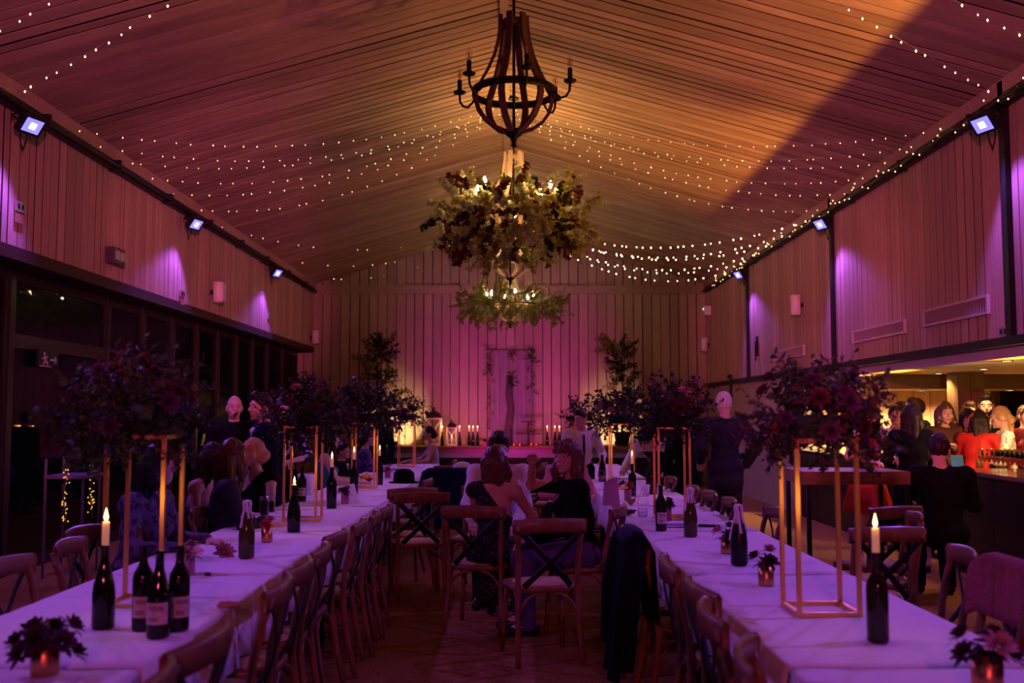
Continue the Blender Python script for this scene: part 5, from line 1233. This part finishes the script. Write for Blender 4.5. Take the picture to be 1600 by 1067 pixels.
person('seated woman with long dark hair seen from behind at the left row', (-2.08, 7.15, 0), -70, 'sit', 1.02, 6, 0, 0, (40, 0), (-.18, .40, .70), (.2, .4, .74), 'blouse', mat('dark_patterned_blouse', (.03, .018, .03), .7, var=.5, scale=30), blk, None, 'fair', 'long', brown, .012, False, True, 'elbow')
person('seated person in a mauve patterned jacket behind the front left bouquet', (-2.27, 6.05, 0), -100, 'sit', 1.02, 10, 0, 0, (10, 0), (-.2, .36, .75), (.2, .4, .75), 'sweater', mauvefl, blk, None, 'fair', 'mid', dk, .014, False, True)
person('bare-shouldered woman leaning behind the front left gold stand', (-2.48, 7.75, 0), -95, 'sit', 1.0, 14, 0, 0, (0, 0), (-.2, .4, .75), (.2, .4, .75), 'vest', mauvefl, None, (.4, .1, mauvefl), 'fair', 'mid', dk, .014, False, True)
person('seated woman in a teal dress behind the second left bouquet', (-2.15, 11.4, 0), -80, 'sit', 1.04, 4, 0, 0, (20, 0), (-.2, .36, .75), (.2, .4, .75), 'dress', mat('teal_satin', (.02, .22, .20), .45), None, (.4, .1, mat('teal_satin', (.02, .22, .20), .45)), 'fair', 'mid', dk, .014, True, True)
person('small seated child in dark clothes with a blue tie at the left row', (-2.12, 12.5, 0), -110, 'sit', .82, 0, 0, 0, (0, 0), (-.2, .36, .75), (.2, .4, .75), 'jacket', chr_, chr_, None, 'fair', 'short', dk, .013, True, False, 'long', True, None, .6)
person('seated woman in a mauve floral dress far down the left row', (-2.10, 14.0, 0), -85, 'sit', 1.0, 6, 0, 0, (20, 0), (-.2, .36, .75), (.2, .4, .75), 'blouse', mauvefl, None, (.4, .1, mauvefl), 'fair', 'updo', dk, .016, False, True)
person('person in dark clothes standing before the left stage light', (-2.1, 15.6, 0), 10, 'stand', .92, 0, 0, 0, (0, 0), None, None, 'jacket', chr_, chr_, None, 'fair', 'short', dk, .018)
person('seated young woman in a sleeveless pale top at the far end of the left row', (-1.30, 17.0, 0), 100, 'sit', 1.0, 8, 0, 0, (0, 0), (-.2, .42, .72), (.2, .45, .74), 'dress', mat('pale_blue_top', (.35, .36, .5), .6), blk, None, 'fair', 'updo', dk, .015, False, True)
person('guest in pink bending over beyond the aisle group', (.52, 10.6, 0), 200, 'sit', .98, 20, 0, 0, (0, 10), (-.2, .42, .72), (.2, .45, .74), 'blouse', mat('rose_blouse', (.5, .18, .2), .6), blk, None, 'fair', 'mid', brown, .015, False, True)
# ---- right row
person('standing man in a white shirt and tie behind the bob-haired woman', (.84, 12.3, 0), 195, 'stand', .93, 4, 0, 0, (-50, 12), (-.2, .3, 1.05), (.18, .3, 1.05), 'shirt', wht, chr_, None, 'fair', 'short', dk, .013, True, False, 'long', True)
person('waiter in a dark waistcoat and white shirt bending over the right row', (1.93, 12.7, 0), 150, 'stand', 1.02, 66, 0, 0, (0, 42), (-.30, .62, .84), (.26, .66, .84), 'waistcoat', blk, blk, None, 'fair', 'short', dk, .012, True)
person('grey-haired man in a slate suit standing with his back to the camera', onF(1132, 10.9), 12, 'stand', 1.03, 0, 0, 0, (-8, 0), (-.24, .1, 1.0), (.26, .06, .95), 'jacket', gry, gry, None, 'fair', 'short', grey, .012)
person('dark-suited man standing left of the grey-haired man', onF(1072, 11.6), 30, 'stand', .98, 4, 0, 0, (20, 0), None, None, 'jacket', chr_, chr_, None, 'fair', 'short', dk, .016)
person('long-haired woman in black beside the bar, back to camera', onF(1424, 9.9), -18, 'stand', .95, 3, 0, 0, (-20, 0), (-.15, .28, 1.1), (.2, .3, 1.1), 'sweater', blk, None, (.5, .2, blk), 'fair', 'long', dk, .012, False, True)
person('woman in a bright red dress standing behind the high table', onF(1352, 10.3), -160, 'stand', .98, 3, 0, 0, (0, 0), (-.15, .28, 1.1), (.2, .3, 1.1), 'dress', red_d, None, (.56, .23, red_d), 'fair', 'mid', dk, .014, True, True)
person('young man in a black suit sitting below the bar, back to camera', (3.58, 8.35, 0), -10, 'sit', 1.03, 6, 0, 0, (-25, 0), (-.2, .36, .75), (.2, .4, .75), 'jacket', blk, blk, None, 'fair', 'short', dk, .012)
# ---- guests at the end of the bar
person('dark-haired man in profile at the rear of the bar crowd', onF(1412, 12.6), 85, 'stand', .98, 0, 0, 0, (0, 0), None, None, 'jacket', chr_, chr_, None, 'tan', 'short', dk, .015, True)
person('tall dark-haired man in a suit turned away in the bar crowd', onF(1434, 12.0), 50, 'stand', 1.0, 0, 0, 0, (0, 0), None, None, 'jacket', chr_, chr_, None, 'fair', 'quiff', dk, .014)
person('bearded man in a white shirt partly hidden behind the dark-haired woman at the bar', onF(1399, 11.5), 170, 'stand', .95, 0, 0, 0, (0, 0), None, None, 'shirt', wht, chr_, None, 'tan', 'short', dk, .015, True)
person('woman with long dark hair and brown top facing the camera at the bar', onF(1471, 10.85), 185, 'stand', .97, 6, 0, 0, (-8, 4), (-.02, .22, 1.22), (.12, .40, 1.06), 'blouse', mat('brown_satin_blouse', (.10, .045, .03), .4), blk, None, 'fair', 'long', brown, .011, True, True)
person('woman in rust velvet leaning on the bar, half hidden by the red top', onF(1510, 11.15), 160, 'stand', .95, 18, 0, 0, (0, 20), (-.1, .40, 1.05), (.2, .40, 1.05), 'sweater', darkred, blk, None, 'fair', 'mid', dk, .013, False, True)
def flowerclip(bo, U, H, RH, part, cone, wr, el, sh):
    ob('hair_flower', BL['r'], bo, H(-.07, -.06, .04), (0, 1.2, 2.2), (.9,) * 3); ob('hair_flower', BL['w'], bo, H(-.08, -.03, .0), (0, 1.2, 2.2), (.6,) * 3)
person('woman with red flower in dark hair and a bright red top at the bar', onF(1522, 10.45), -40, 'stand', .93, 16, 0, 0, (30, 10), (-.1, .38, 1.05), (.24, .32, 1.08), 'sweater', red_d, blk, None, 'fair', 'mid', dk, .012, False, True, 'long', False, flowerclip)
person('curly-haired guest behind the red flower at the bar', onF(1512, 11.85), 170, 'stand', .98, 4, 0, 0, (0, 8), None, None, 'jacket', chr_, chr_, None, 'fair', 'quiff', brown, .015, True)
person('bearded man in white shirt, dark tie and waistcoat facing the bride', onF(1540, 11.8), 165, 'stand', 1.03, 3, 0, 0, (-8, 10), None, None, 'jacket', chr_, chr_, None, 'fair', 'quiff', dk, .012, True, False, 'long', True,
       lambda bo, U, H, RH, part, cone, wr, el, sh: part('beard', [('e', tuple(H(0, .038, -.075)), (.057, .056, .05), [list(r) for r in RH])], dk, .01, None, [(tuple(H(0, .02, -.05)), tuple((RH @ V3(0, .3, -1)).normalized()))], .007))
person('bride with curled blond hair and ivory lace top at the bar', onF(1571, 10.5), 75, 'stand', .94, 3, 0, 0, (0, 6), (-.1, .32, 1.1), (.15, .3, 1.08), 'blouse', lace, None, (.05, .34, lace), 'fair', 'bridal', blond, .011, True, True, 'elbow')
person('guest in a dark red top at the right picture edge behind the bride', onF(1601, 11.2), 175, 'stand', .95, 0, 0, 0, (10, 0), None, None, 'blouse', mat('dark_red_print', (.25, .03, .03), .6, var=.5, scale=30), blk, None, 'fair', 'updo', brown, .014, True, True)
